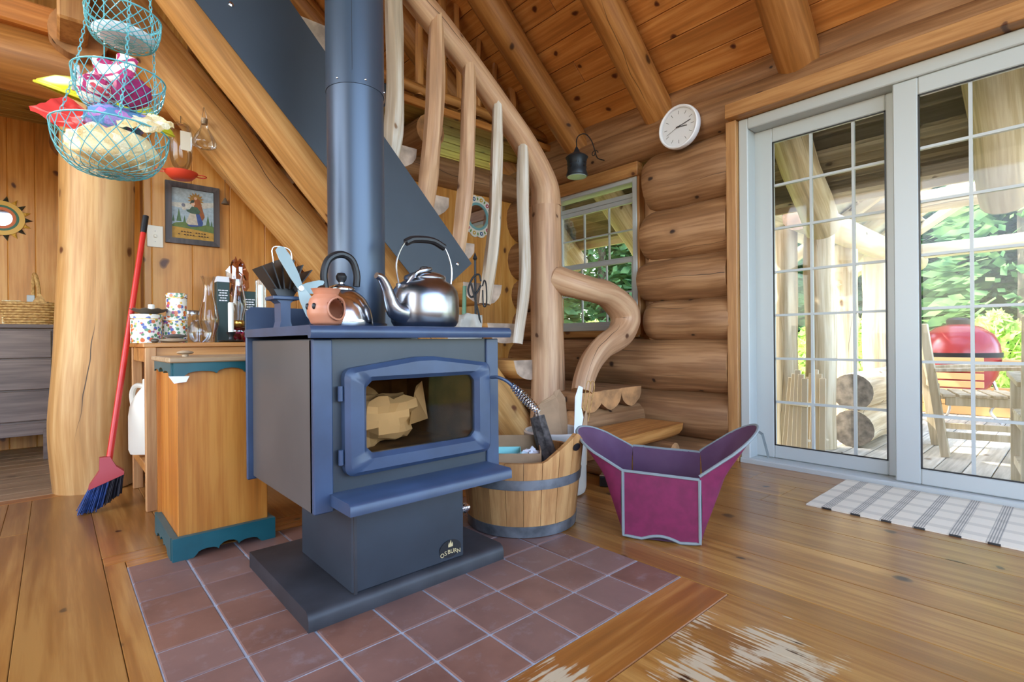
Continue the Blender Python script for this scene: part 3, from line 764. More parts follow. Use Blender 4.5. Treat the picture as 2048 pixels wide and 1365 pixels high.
# ledge
pr = [(1.205, .305), (1.205, .328), (1.212, .336), (1.336, .336), (1.336, .305)]
MB().prism(pr, .54, 1.072, 'yz').build('ash_lip', 'cast', sv, smooth=50)
# door: arched frame with stepped corners
def arch(x0, x1, z0, z1, apex, r, n=4):
    q = []
    def cor(cx, cz, a0): return [(cx+r*math.cos(a0+PI/2*i/n), cz+r*math.sin(a0+PI/2*i/n)) for i in range(n+1)]
    q += cor(x0+r, z0+r, PI); q += cor(x1-r, z0+r, 1.5*PI); q += cor(x1-r, z1-r, 0)
    q += [((x0+x1)/2+.03, apex), ((x0+x1)/2-.03, apex)]
    q += cor(x0+r, z1-r, PI/2); return q
def stepped(x0, x1, z0, z1, c):
    c *= .6
    return [(x0+c, z0), (x1-c, z0), (x1, z0+c), (x1, z1-c), (x1-c, z1), (x0+c, z1), (x0, z1-c), (x0, z0+c)]
def sample(poly, n):
    P = [Vector((a, b)) for a, b in poly]; c = Vector((.816, .53)); out = []
    for i in range(n):
        an = 2*PI*i/n; d = Vector((math.cos(an), math.sin(an))); best = None
        for a, b_ in zip(P, P[1:]+P[:1]):
            e = b_-a; den = d.x*e.y-d.y*e.x
            if abs(den) < 1e-9: continue
            w_ = a-c; t = (w_.x*e.y-w_.y*e.x)/den; u = (w_.x*d.y-w_.y*d.x)/den
            if t > 0 and -1e-6 <= u <= 1+1e-6 and (best is None or t > best): best = t
        out.append(c+d*best)
    return out
NS = 160
DX0, DX1, DZ0, DZ1 = .575, 1.075, .375, .668
outer = sample(arch(DX0, DX1, DZ0, DZ1, .692, .026), NS); o2 = sample(arch(DX0+.012, DX1-.012, DZ0+.012, DZ1-.012, .680, .02), NS)
i1 = sample(stepped(.625, 1.022, .418, .642, .03), NS); i2 = sample(stepped(.637, 1.010, .430, .630, .03), NS)
rings = [([(p.x, 1.336, p.y) for p in outer]), ([(p.x, 1.312, p.y) for p in outer]), ([(p.x, 1.300, p.y) for p in o2]), ([(p.x, 1.300, p.y) for p in i1]), ([(p.x, 1.314, p.y) for p in i2]), ([(p.x, 1.33, p.y) for p in i2])]
vs = [p for r_ in rings for p in r_]; f = [(k*NS+i, k*NS+(i+1) % NS, (k+1)*NS+(i+1) % NS, (k+1)*NS+i) for k in range(5) for i in range(NS)]
dk = MB().add(vs, f).build('door', 'cast', sv, smooth=40)
q = [(p.x, p.y) for p in sample(stepped(.636, 1.011, .429, .631, .03), 80)]
MB().prism(q, 1.321, 1.325, 'xz').build('door_glass', 'stoveglass', dk, smooth=0)
for zz in (.60, .43):
    MB().tube(seg((.567, 1.32, zz-.02), (.567, 1.32, zz+.02), 2), .007, 10).build('hinge_pin', 'cast', dk)
hb = MB().tube(curve([(1.068, 1.30, .617), (1.075, 1.27, .618), (1.095, 1.25, .605), (1.115, 1.24, .585), (1.135, 1.235, .567)], 5), .0055, 8).build('handle_bar', 'cast', dk)
def spring(a, b, turns, rmax, wr, r0=.4):
    a = Vector(a); b = Vector(b); d = (b-a).normalized(); e = d.cross(Vector((0, 1, 0))).normalized(); g = d.cross(e); n = int(turns*14); pts = []
    for i in range(n+1):
        t = i/n; rr = rmax*(r0+(1-r0)*math.sin(PI*min(1, t*.9+.05))**1.0); an = 2*PI*turns*t
        pts.append(a.lerp(b, t)+e*math.cos(an)*rr+g*math.sin(an)*rr)
    return MB().tube(pts, wr, 5)
tag(spring((1.108, 1.243, .592), (1.205, 1.215, .497), 13, .016, .0021).build('coil_grip', 'chrome', dk), 'chrome coil spring grip')
MB().tube(seg((.975, 1.47, .146), (1.07, 1.47, .146), 2), .0045, 8).build('air_rod', 'cast', sv)
tag(spring((1.06, 1.47, .146), (1.10, 1.47, .146), 7, .017, .002, .3).build('air_knob', 'chrome', sv), 'chrome coil air control knob')
# crumpled paper waiting in the firebox
def crumple(name, c, r, mat, seed, label, cat, amp=.5, parent=None):
    o = MB().ball(c, r, 20, 12, amp, 2.6, seed).build(name, mat, parent, smooth=18)
    if parent is None: tag(o, label, cat)
    return o
crumple('crumpled_paper', (.79, 1.56, .492), (.125, .10, .088), 'crumple', 5, 'crumpled cream paper lying inside the stove behind the glass', 'paper')
pc = MB().add([(.88, 1.50, .46), (.965, 1.52, .47), (.955, 1.54, .60), (.925, 1.53, .585), (.90, 1.50, .565), (.90, 1.53, .46)], [(0, 1, 2, 3, 4), (0, 4, 3, 2, 1)]).build('paper_scrap', 'crumple', smooth=0)
tag(pc, 'stiff folded cream paper corner standing beside the crumpled paper in the stove', 'paper')
# pipe
sp = thing('stove_pipe', (.81, 1.735, .78), 'tall satin charcoal stove pipe rising from the stove top', 'stove pipe')
MB().lathe([(.098, 0), (.098, .845), (.0985, .85)], (.81, 1.735, .78), 40).build('lower_pipe', 'pipe', sp)
MB().lathe([(.1005, .838), (.1005, 3.3)], (.81, 1.735, .78), 40).build('upper_pipe', 'pipe', sp)
MB().lathe([(.104, .0), (.104, .02), (.099, .022)], (.81, 1.735, .782), 40).build('flue_collar', 'cast', sp)
for an in (-150, -95, -35): MB().ball((.81+.1005*math.cos(R(an)), 1.735+.1005*math.sin(R(an)), 1.635), .0045, 8, 6).build('screw', 'chrome', sp)
MB().box(.7585, .7595, 1.648, 1.652, 1.66, 3.2).build('pipe_seam', 'black', sp, smooth=0)

# ---------------------------------------------------------------- things on the stove
TZ = .7825
kt = thing('large_kettle', (.945, 1.50, TZ), 'large worn steel kettle with long spout and raised bail handle', 'kettle')
kc = (.945, 1.50, TZ)
MB().lathe([(.088, 0), (.104, .006), (.113, .02), (.116, .05), (.115, .10), (.110, .125), (.094, .147), (.074, .158), (.070, .166), (.071, .170)], kc, 36).build('kettle_body', 'kettle', kt, smooth=50)
ld = MB().lathe([(.072, .168), (.070, .176), (.050, .186), (.02, .191), (.0, .192)], kc, 30).build('lid', 'kettle', kt, smooth=50)
MB().lathe([(.014, .19), (.017, .196), (.017, .205), (.012, .209), (0, .21)], kc, 14).build('lid_knob', 'black', ld)
sp_ = curve([(kc[0]-.10, 1.47, TZ+.045), (kc[0]-.135, 1.46, TZ+.055), (kc[0]-.155, 1.455, TZ+.085), (kc[0]-.17, 1.45, TZ+.12), (kc[0]-.19, 1.445, TZ+.15), (kc[0]-.21, 1.44, TZ+.158)], 5)
MB().tube(sp_, lerps([.034, .03, .022, .017, .014, .010], len(sp_)), 12).build('spout', 'kettle', kt, smooth=60)
bl = curve([(kc[0]-.098, 1.50, TZ+.135), (kc[0]-.108, 1.50, TZ+.21), (kc[0]-.082, 1.50, TZ+.275), (kc[0]-.045, 1.50, TZ+.295), (kc[0]+.045, 1.50, TZ+.297), (kc[0]+.085, 1.50, TZ+.28), (kc[0]+.112, 1.50, TZ+.21), (kc[0]+.104, 1.50, TZ+.135)], 5)
MB().tube(bl, .0028, 7).build('bail_wire', 'wire', kt)
MB().tube(curve([(kc[0]-.072, 1.50, TZ+.284), (kc[0]-.04, 1.50, TZ+.298), (kc[0]+.03, 1.50, TZ+.302), (kc[0]+.08, 1.50, TZ+.284)], 5), .0125, 10).build('bail_grip', 'black', kt)
MB().tube(curve([(kc[0]-.085, 1.47, TZ+.142), (kc[0]-.06, 1.45, TZ+.18), (kc[0]-.01, 1.45, TZ+.195), (kc[0]+.0, 1.49, TZ+.20)], 5), .006, 8).build('lid_lever', 'kettle', kt)
for s_ in (-1, 1): MB().box(kc[0]+s_*.101-.006, kc[0]+s_*.101+.006, 1.492, 1.508, TZ+.118, TZ+.146, .002).build('bail_lug', 'kettle', kt, smooth=0)
ks = thing('small_kettle', (.685, 1.58, TZ), 'small domed steel kettle with dark arched handle behind the clay burner', 'kettle')
kc = (.685, 1.58, TZ)
MB().lathe([(.094, 0), (.098, .004), (.097, .025), (.090, .06), (.076, .09), (.056, .112), (.042, .12), (.042, .124)], kc, 32).build('kettle_body', 'chrome', ks, smooth=50)
ld = MB().lathe([(.043, .122), (.038, .13), (.02, .138), (.008, .141), (.008, .146)], kc, 24).build('lid', 'chrome', ks, smooth=50)
MB().lathe([(.009, .145), (.016, .155), (.017, .165), (.011, .175), (0, .177)], kc, 14).build('lid_knob', 'black', ld)
hp = curve([(kc[0]-.052, 1.58, TZ+.12), (kc[0]-.056, 1.58, TZ+.17), (kc[0]-.04, 1.58, TZ+.215), (kc[0], 1.58, TZ+.235), (kc[0]+.036, 1.58, TZ+.22), (kc[0]+.052, 1.58, TZ+.175), (kc[0]+.05, 1.58, TZ+.135)], 5)
MB().tube(hp, .0115, 10).build('handle', 'black', ks)
MB().box(kc[0]-.060, kc[0]-.046, 1.572, 1.588, TZ+.09, TZ+.128, .002).build('handle_bracket', 'chrome', ks, smooth=0)
MB().tube([(kc[0]-.07, 1.52, TZ+.07), (kc[0]-.09, 1.5, TZ+.10), (kc[0]-.10, 1.49, TZ+.115)], [.02, .014, .012], 10).build('spout', 'chrome', ks)
# clay burner: hollow pot with a front opening
cb = thing('clay_burner', (.563, 1.40, TZ), 'small terracotta oil burner pot with a round opening', 'oil burner')
prof = [(.026, 0), (.040, .006), (.050, .03), (.051, .05), (.042, .075), (.032, .086), (.037, .098), (.040, .102)]
nn = 40; vs = []; f = []
for s_ in (0, 1):
    for r_, z in prof:
        for j in range(nn):
            a = 2*PI*j/nn; rr = r_-.005*s_; vs.append((.563+rr*math.cos(a), 1.40+rr*math.sin(a), TZ+z))
k = len(prof)
def hole(i, j):
    a = 2*PI*(j+.5)/nn; z = (prof[i][1]+prof[i+1][1])/2; da = (a-R(-75)+PI) % (2*PI)-PI
    return (da*.05/.028)**2+((z-.046)/.030)**2 < 1.0
# refine rows for a round hole
fine = []
for i in range(k-1):
    for t in range(4): fine.append((prof[i][0]+(prof[i+1][0]-prof[i][0])*t/4, prof[i][1]+(prof[i+1][1]-prof[i][1])*t/4))
fine.append(prof[-1]); prof = fine; k = len(prof); vs = []
for s_ in (0, 1):
    for r_, z in prof:
        for j in range(nn):
            a = 2*PI*j/nn; rr = r_-.005*s_; vs.append((.563+rr*math.cos(a), 1.40+rr*math.sin(a), TZ+z))
for i in range(k-1):
    for j in range(nn):
        j2 = (j+1) % nn
        if hole(i, j): continue
        f.append((i*nn+j, i*nn+j2, (i+1)*nn+j2, (i+1)*nn+j)); f.append((k*nn+i*nn+j, k*nn+(i+1)*nn+j, k*nn+(i+1)*nn+j2, k*nn+i*nn+j2))
for j in range(nn): f.append(((k-1)*nn+j, (k-1)*nn+(j+1) % nn, k*nn+(k-1)*nn+(j+1) % nn, k*nn+(k-1)*nn+j))
MB().add(vs, f).build('pot', 'clay', cb, smooth=50, recalc=False)
MB().lathe([(0, .004), (.030, .004)], (.563, 1.40, TZ), 20, cap=False).build('pot_floor', 'clay', cb)
rg = [(.563+.0515*math.cos(R(-75)+.56*math.cos(t)), 1.40+.0515*math.sin(R(-75)+.56*math.cos(t)), TZ+.046+.030*math.sin(t)) for t in [2*PI*i/28 for i in range(28)]]
MB().tube(rg, .003, 6, closed=True).build('opening_rim', 'clay', cb)
for an in (-150, 175): MB().ball((.563+.05*math.cos(R(an)), 1.4+.05*math.sin(R(an)), TZ+.052), (.006, .006, .009), 8, 6).build('vent_dimple', 'black', cb)
# heat powered fan
fn = thing('stove_fan', (.525, 1.65, TZ), 'black finned heat powered stove fan with pale metal blades', 'fan')
MB().prism([(.508, TZ), (.548, TZ), (.541, TZ+.02), (.541, TZ+.075), (.552, TZ+.085), (.500, TZ+.085), (.512, TZ+.075), (.513, TZ+.02)], 1.62, 1.68, 'xz').build('stand', 'cast', fn, smooth=0)
MB().box(.488, .565, 1.61, 1.69, TZ+.085, TZ+.096, .002).build('module_plate', 'cast', fn, smooth=0)
MB().prism([(.505, TZ+.096), (.552, TZ+.096), (.565, TZ+.12), (.492, TZ+.12)], 1.625, 1.675, 'xz').build('heat_sink_foot', 'black', fn, smooth=0)
for k, t in enumerate((-1, -.62, -.25, .25, .62, 1)):
    x0 = .528+t*.030; x1 = .528+t*.072; zt = TZ+.215-.035*abs(t)
    MB().add([(x0-.002, 1.61, TZ+.118), (x0+.002, 1.61, TZ+.118), (x1+.002, 1.60, zt), (x1-.002, 1.60, zt), (x0-.002, 1.69, TZ+.118), (x0+.002, 1.69, TZ+.118), (x1+.002, 1.70, zt), (x1-.002, 1.70, zt)], [(0, 1, 2, 3), (7, 6, 5, 4), (0, 3, 7, 4), (1, 5, 6, 2), (3, 2, 6, 7), (0, 4, 5, 1)]).build('fin', 'black', fn, smooth=0)
M['blade'] = plain('pale_blue_aluminium', (168, 188, 190), .45, metal=.3)
hub = (.556, 1.575, TZ+.118)
MB().tube([(hub[0], 1.61, hub[2]), (hub[0], 1.57, hub[2])], .008, 10).build('motor_shaft', 'wire', fn)
for an, L_ in ((118, .135), (-62, .11), (10, .075)):
    mt = Matrix.Translation(hub) @ Matrix.Rotation(-R(an), 4, 'Y') @ Matrix.Rotation(R(24), 4, 'X')
    pol = [(0, -.010), (L_*.3, -.020), (L_*.75, -.024), (L_*.95, -.018), (L_, 0), (L_*.95, .016), (L_*.75, .02), (L_*.3, .016), (0, .010)]
    MB(mt).prism(pol, -.001, .001, 'xz').build('blade', 'blade', fn, smooth=0)
MB().tube(curve([(.505, 1.66, TZ+.20), (.502, 1.66, TZ+.245), (.53, 1.66, TZ+.252), (.556, 1.66, TZ+.24), (.56, 1.66, TZ+.19)], 4), .0017, 6).build('carry_loop', 'wire', fn)

M['tabledust'] = wood('dusty_pine_top', (196, 170, 136), (168, 138, 102), (90, 60, 34), 'x', .1, .5)
# ---------------------------------------------------------------- pine cabinet with teal trim
cb = thing('pine_cabinet', (.45, 2.24, 0), 'narrow honey pine cabinet with scalloped teal trim beside the stove', 'cabinet')
MB().box(.312, .600, 2.068, 2.42, .06, .665, .002).build('cabinet_body', 'chest', cb, smooth=0)
MB().box(.285, .625, 2.035, 2.45, .672, .690, .004).build('top_board', 'tabledust', cb, smooth=0)
def scallop(x0, x1, zt, zb, cut, n=3, up=True, arch=False):
    """apron outline: straight top, lobed lower edge that is lower at both ends"""
    q = [(x0, zt), (x0, zb)]; w_ = (x1-x0)
    if arch: a, b = x0+w_*.22, x0+w_*.82
    else: a, b = x0+w_*.12, x0+w_*1.0
    q.append((a-.012, zb))
    for k in range(n):
        c0 = a+(b-a)*k/n; c1 = a+(b-a)*(k+1)/n; lift = cut*(.55 if k in (0, n-1) else 1)
        for t in range(7):
            an = PI*t/6; q.append(((c0+c1)/2-math.cos(an)*(c1-c0)/2, zb+cut*.35+lift*.65*math.sin(an)))
    if arch: q.append((b+.012, zb))
    q += [(x1, zb if arch else zb+cut*.4), (x1, zt)]; return q
MB().prism(scallop(.300, .612, .672, .622, .028), 2.046, 2.064, 'xz').build('front_valance', 'teal', cb, smooth=0)
MB().prism([(a, b) for a, b in scallop(2.064, 2.44, .672, .622, .028)], .294, .310, 'yz').build('side_valance', 'teal', cb, smooth=0)
MB().prism(scallop(.292, .620, .078, 0, .034, arch=True), 2.045, 2.066, 'xz').build('front_plinth', 'teal', cb, smooth=0)
MB().prism(scallop(2.066, 2.43, .078, 0, .03, arch=True), .290, .311, 'yz').build('side_plinth', 'teal', cb, smooth=0)
MB().prism(scallop(2.066, 2.43, .078, 0, .03, arch=True), .601, .618, 'yz').build('side_plinth', 'teal', cb, smooth=0)
MB().box(.300, .612, 2.42, 2.435, 0, .66).build('back_panel', 'chest', cb, smooth=0)
o = MB().lathe([(.010, 0), (.011, .008), (.022, .010), (.028, .014), (.024, .018), (.008, .022), (0, .022)], (.359, 2.2, .690), 20).build('stone_knob', 'stone'); tag(o, 'small pale mushroom shaped knob resting on the teal cabinet top', 'knob')
o = MB().add([(.285, 2.043, .628), (.345, 2.040, .626), (.335, 2.036, .607), (.30, 2.038, .603)], [(0, 1, 2, 3), (3, 2, 1, 0)]).build('paper_sheet', 'paper', smooth=0); tag(o, 'white paper corner sticking out under the teal cabinet valance', 'paper')

# ---------------------------------------------------------------- side table
tb = thing('side_table', (.78, 3.02, 0), 'pine side table with a lower shelf against the board wall', 'table')
MB().box(.29, 1.30, 2.735, 3.272, .722, .742, .003).build('table_top', 'table', tb, smooth=0)
MB().box(.33, 1.26, 2.752, 2.772, .655, .722, .002).build('apron', 'table', tb, smooth=0)
MB().box(.302, .320, 2.79, 3.22, .655, .722, .002).build('apron', 'table', tb, smooth=0)
for xx in (.318, 1.26):
    for yy in (2.755, 3.248): MB().box(xx-.021, xx+.021, yy-.019, yy+.019, 0, .722, .003).build('leg', 'tablez', tb, smooth=0)
MB().box(.30, .326, 2.774, 3.23, .16, .20, .002).build('shelf_rail', 'table', tb, smooth=0)
for k in range(3): piece('shelf_board', tb, (.94, .155, .018), (.80, 2.855+.158*k, .209), 'table')
T = .742
# jugs on the shelf
def jug(c, mat, label, cap, s=1.0, rz=0):
    j = thing('plastic_jug', c, label, 'jug'); mt = Matrix.Translation(c) @ Matrix.Rotation(rz, 4, 'Z') @ Matrix.Scale(s, 4)
    b = MB(mt); sec = [(.0, .060, .045), (.02, .066, .05), (.16, .066, .05), (.20, .060, .048), (.235, .045, .042), (.262, .03, .03), (.28, .018, .018), (.295, .017, .017)]
    n = 20; vs = []
    for z, a, d in sec:
        for i in range(n):
            an = 2*PI*i/n; cx, sx = math.cos(an), math.sin(an); e = .55
            off = -.02*max(0, (z-.2)/.08) if z > .2 else 0
            vs.append((a*math.copysign(abs(cx)**e, cx)+off*0, d*math.copysign(abs(sx)**e, sx), z))
    f = [(k*n+i, k*n+(i+1) % n, (k+1)*n+(i+1) % n, (k+1)*n+i) for k in range(len(sec)-1) for i in range(n)] + [list(range(n))[::-1], [(len(sec)-1)*n+i for i in range(n)]]
    b.add(vs, f); b.build('jug_body', mat, j, smooth=50)
    MB(mt).tube(curve([(-.012, 0, .282), (-.05, 0, .285), (-.066, 0, .25), (-.06, 0, .19)], 5), .011, 8).build('handle', mat, j)
    MB(mt).lathe([(.02, .29), (.02, .312), (.017, .315)], n=16).build('cap', cap, j)
    return j
jug((.335, 2.99, .218), 'offwhite', 'cream plastic jug with a loop handle on the table shelf', 'offwhite', 1.12, R(-40))
jug((.45, 3.06, .218), 'white', 'white spray jug with an orange red collar on the table shelf', 'coral', 1.0, R(30))

# tins
def tin(x, y, z, r, h, label, lidr=1.03):
    t = thing('floral_tin', (x, y, z), label, 'tin', 'flower patterned tins on the side table')
    MB().lathe([(r, 0), (r, h-.02)], (x, y, z), 32).build('tin_body', 'tinbody', t)
    MB().lathe([(r*lidr, h-.022), (r*lidr, h-.002), (r*.98, h), (0, h)], (x, y, z), 32).build('lid', 'tinbody', t)
    MB().lathe([(r*lidr+.0008, h-.024), (r*lidr+.0008, h-.021)], (x, y, z), 32, cap=False).build('lid_rim', 'brass', t); return t
tin(.326, 2.95, T, .062, .135, 'wide flower patterned tin carrying a dish with a candle stub')
tin(.445, 2.98, T, .052, .13, 'flower patterned tin at the bottom of the stack of two')
tin(.452, 2.98, T+.13, .044, .112, 'small flower patterned tin on top of the stack of two')
# dish with candle stub on the wide tin
b = MB(); n = 40; vs = []
for r_, z in ((0, .004), (.035, .004), (.06, .014), (.074, .022), (.072, .025), (.034, .009), (0, .009)):
    for i in range(n):
        a = 2*PI*i/n; q = r_*(1+(.05*math.sin(9*a) if r_ > .05 else 0)); vs.append((.338+q*math.cos(a), 2.95+q*math.sin(a), T+.135+z+(.003*math.sin(9*a) if r_ > .05 else 0)))
b.add(vs, [(k*n+i, k*n+(i+1) % n, (k+1)*n+(i+1) % n, (k+1)*n+i) for k in range(6) for i in range(n)])
M['pewter'] = plain('dark_pewter', (104, 92, 78), .5, metal=.4); M['slate'] = plain('slate', (92, 84, 76), .7)
d = b.build('scalloped_dish', 'pewter'); tag(d, 'dark scalloped metal dish on the wide flower tin', 'dish')
def candle(c, r, h, label, lit=True):
    t = thing('candle', c, label, 'candle'); MB().lathe([(r, 0), (r, h*.97), (r*.8, h), (r*.3, h-.004), (0, h-.004)], c, 16).build('wax', 'wax', t)
    MB().tube([(c[0], c[1], c[2]+h-.005), (c[0]+.001, c[1], c[2]+h+.007)], .001, 5).build('wick', 'black', t); return t
candle((.346, 2.95, T+.1445), .0135, .038, 'short white candle stub in the scalloped dish')
# stones
for k, (xx, yy, zz, r_, m_, lb) in enumerate(((.415, 2.83, T+.011, (.058, .045, .011), 'stone', 'flat tan stone lying in front of the stacked tins'), (.425, 2.84, T+.031, (.045, .036, .0095), 'slate', 'flat grey brown stone resting on the tan stone'), (.34, 2.80, T+.010, (.016, .014, .010), 'pewter', 'small dark blue brown pebble at the table edge'))):
    o = MB().ball((xx, yy, zz), r_, 18, 10, .08, 2, k).build('flat_stone', m_, smooth=60); tag(o, lb, 'stone')
# glassware
def glass_lathe(name, prof, c, mat, label, cat, extra=()):
    t = thing(name, c, label, cat); MB().lathe(prof, c, 28, cap=False).build('glass_wall', mat, t, smooth=60)
    for nm, pf, mt in extra: MB().lathe(pf, c, 24).build(nm, mt, t, smooth=60)
    return t
chim = [(.026, 0), (.03, .03), (.046, .09), (.05, .12), (.043, .17), (.027, .24), (.022, .285), (.027, .32), (.036, .342)]
glass_lathe('lamp_chimney', chim, (.60, 3.03, T), 'jarglass', 'clear glass lamp chimney standing left of the tall candle', 'lamp chimney')
ol = glass_lathe('oil_lamp', [(.022, .115), (.024, .14), (.036, .19), (.037, .21), (.03, .25), (.021, .30), (.02, .325), (.027, .352)], (.735, 3.0, T), 'jarglass', 'oil lamp with pink glass font and clear chimney', 'oil lamp', (('burner_collar', [(.018, .085), (.026, .09), (.026, .112), (.02, .118)], 'brass'),))
MB().lathe([(.045, 0), (.048, .006), (.028, .02), (.042, .04), (.048, .06), (.036, .08), (.018, .088)], (.735, 3.0, T), 26).build('oil_font', 'pinkglass', ol, smooth=60)
glass_lathe('glass_jar', [(.036, 0), (.04, .006), (.041, .10), (.036, .125), (.031, .132), (.032, .15)], (.535, 3.10, T), 'jarglass', 'glass jar with a screw lid behind the lamp chimney', 'jar', (('jar_lid', [(.034, .148), (.034, .165), (.031, .168), (0, .168)], 'wire'),))
glass_lathe('glass_globe', [(.026, 0), (.043, .015), (.05, .05), (.043, .085), (.03, .10), (.029, .108)], (.53, 2.86, T), 'jarglass', 'low round glass globe at the front edge of the table', 'glass globe')
glass_lathe('candle_glass', [(.024, 0), (.026, .09), (.027, .18), (.027, .34)], (.845, 3.0, T), 'jarglass', 'tall straight candle glass beside the stove', 'glass')
M['berry'] = plain('magenta_beads', (190, 40, 120), .25)
gp = thing('bead_bowl', (.758, 2.86, T), 'small pink glass bowl of magenta beads behind the candlestick', 'bowl')
MB().lathe([(.03, 0), (.045, .015), (.05, .045)], (.758, 2.86, T), 24, cap=False).build('bowl_glass', 'pinkglass', gp, smooth=60)
bb = MB()
for k in range(26):
    a = k*2.4; q = .033*math.sqrt(k/26); bb.ball((.758+q*math.cos(a), 2.86+q*math.sin(a), T+.020+.012*(1-k/26)), .009, 7, 5)
tag(bb.build('beads', 'berry', gp), kind='stuff')
# candlestick
cs = thing('candlestick', (.648, 2.79, T), 'low black candle holder with a wide drip dish', 'candle holder')
MB().lathe([(.02, 0), (.05, .003), (.056, .008), (.054, .010), (.02, .006), (.012, .012), (.010, .03), (.019, .044), (.021, .05), (.012, .05)], (.648, 2.79, T), 26).build('holder_body', 'black', cs, smooth=60)
candle((.648, 2.79, T+.05), .0125, .145, 'tall white candle standing in the black candle holder')
candle((.845, 3.0, T+.012), .014, .30, 'tall white candle inside the straight candle glass')
# dark green cartons with small white print
for k, (x0, x1, yy, h, lb) in enumerate(((.668, .732, 3.20, .335, 'tall dark green carton with white top behind the glass chimneys'), (.80, .87, 3.20, .29, 'shorter dark green carton with white print beside the oil lamp'))):
    c = thing('printed_carton', ((x0+x1)/2, yy, T), lb, 'carton')
    MB().box(x0, x1, yy-.03, yy+.03, T, T+h, .002).build('carton_body', 'greenbox', c, smooth=0)
    if k == 0: MB().prism([(x0, T+h), (x1, T+h), (x1-.004, T+h+.03), (x0+.004, T+h+.03)], yy-.028, yy+.028, 'xz').build('carton_flap', 'paper', c, smooth=0)
    for r_ in range(5):
        wdt = (.8, .6, .74, .5, .66)[r_]*(x1-x0)/2; zz = T+h-.05-.014*r_
        for q in range(3):
            u = -wdt+2*wdt*q/3; MB().box((x0+x1)/2+u, (x0+x1)/2+u+wdt*.55, yy-.0312, yy-.0302, zz, zz+.006).build('print_line', 'paper', c, smooth=0)
bg_ = MB().ball((.79, 3.235, T+.36), (.05, .03, .11), 16, 10, .6, 2.2, 8); M['film'] = thinglass('plastic_film', (232, 200, 190), 1.0, .18)
tag(bg_.build('plastic_bag', 'film', smooth=15), 'crinkled clear plastic bag standing behind the oil lamp', 'bag')
tt = MB().box(.765, .815, 3.232, 3.268, T, T+.27, .003).build('paper_box', 'card', smooth=0); tag(tt, 'plain brown carton behind the oil lamp holding up the bag', 'carton')
fg = thing('ceramic_owl', (.97, 3.05, T), 'small tan ceramic owl figure at the far side of the table', 'figurine')
MB().lathe([(.03, 0), (.045, .03), (.046, .08), (.036, .11), (.04, .14), (.03, .165), (.0, .172)], (.97, 3.05, T), 20).build('owl_body', 'stone', fg, smooth=60)
for s_ in (-1, 1): MB().ball((.97-.02+s_*.014, 3.02-s_*.008, T+.14), .010, 10, 7).build('eye', 'brass', fg)

# ---------------------------------------------------------------- broom
br = thing('angle_broom', (.15, 2.92, 0), 'red handled angle broom with blue and black bristles leaning by the log post', 'broom')
a = Vector((.178, 2.92, .19)); b_ = Vector((.352, 3.17, 1.386))
MB().tube([a, a.lerp(b_, .5), a.lerp(b_, .93)], .0125, 14).build('handle', 'red', br)
MB().tube([a.lerp(b_, .925), b_], .0135, 14).build('handle_cap', 'black', br)
e0 = Vector((.105, 2.93, .115)); e1 = Vector((.228, 2.90, .155))
hd = MB(); ns = 12
def headrow(z_, w0, d_): return None
vs = []
top = [Vector((.166+dx, 2.92+dy, .235)) for dx, dy in ((-.018, -.016), (.018, -.016), (.018, .016), (-.018, .016))]
bot = [Vector((.108, 2.895, .115)), Vector((.232, 2.885, .165)), Vector((.236, 2.94, .165)), Vector((.112, 2.95, .115))]
mid = [Vector((.145, 2.898, .175)), Vector((.205, 2.893, .19)), Vector((.207, 2.942, .19)), Vector((.147, 2.947, .175))]
lip = [p+Vector((0, 0, -.014)) for p in bot]
vs = top+mid+bot+lip
hd.add(vs, [(0, 1, 2, 3)] + [(k*4+i, k*4+(i+1) % 4, k*4+4+(i+1) % 4, k*4+4+i) for k in range(3) for i in range(4)] + [(12, 15, 14, 13)])
M['redblock'] = plain('dusty_red_plastic', (176, 62, 66), .5); hd.build('broom_head', 'redblock', br, smooth=40)
for mt, t0, t1, nm in (('bluebr', .0, .58, 'blue'), ('blackbr', .58, 1.0, 'black')):
    bb = MB()
    for k in range(170):
        t = rng.uniform(t0, t1); s_ = rng.uniform(0, 1)
        p = lip[0].lerp(lip[1], t)*(1-s_)+lip[3].lerp(lip[2], t)*s_
        tipx = .072+.150*t+rng.uniform(-.006, .006); zz = .003+.062*max(0, t-.42)/.58+rng.uniform(0, .006)
        q = Vector((tipx, 2.885+.07*s_+rng.uniform(-.01, .01), zz)); bb.tube([p, q], [.0022, .0016], 4)
    o = bb.build('bristles', mt, br); tag(o, nm+' bristles', kind='stuff')

# ---------------------------------------------------------------- wall things
pf = thing('framed_painting', (.607, 3.45, 1.31), 'small folk painting of a woman on a hill in a dark wood frame', 'painting')
FX0, FX1, FZ0, FZ1, t_ = .472, .742, 1.310, 1.660, .030
M['frame'] = wood('charcoal_frame_wood', (92, 82, 78), (66, 58, 56), (40, 34, 32), 'z', 0, .5)
for q in (((FX0, FZ0), (FX0+t_, FZ0+t_), (FX0+t_, FZ1-t_), (FX0, FZ1)), ((FX1, FZ0), (FX1, FZ1), (FX1-t_, FZ1-t_), (FX1-t_, FZ0+t_)), ((FX0, FZ1), (FX0+t_, FZ1-t_), (FX1-t_, FZ1-t_), (FX1, FZ1)), ((FX0, FZ0), (FX1, FZ0), (FX1-t_, FZ0+t_), (FX0+t_, FZ0+t_))):
    MB().prism(list(q), 3.432, 3.454, 'xz').build('frame_side', 'frame', pf, smooth=0)
PX0, PX1, PZ0, PZ1 = FX0+t_, FX1-t_, FZ0+t_, FZ1-t_; pw, ph = PX1-PX0, PZ1-PZ0
def pt(u, v): return (PX0+pw*u, PZ0+ph*v)
lay = [0]
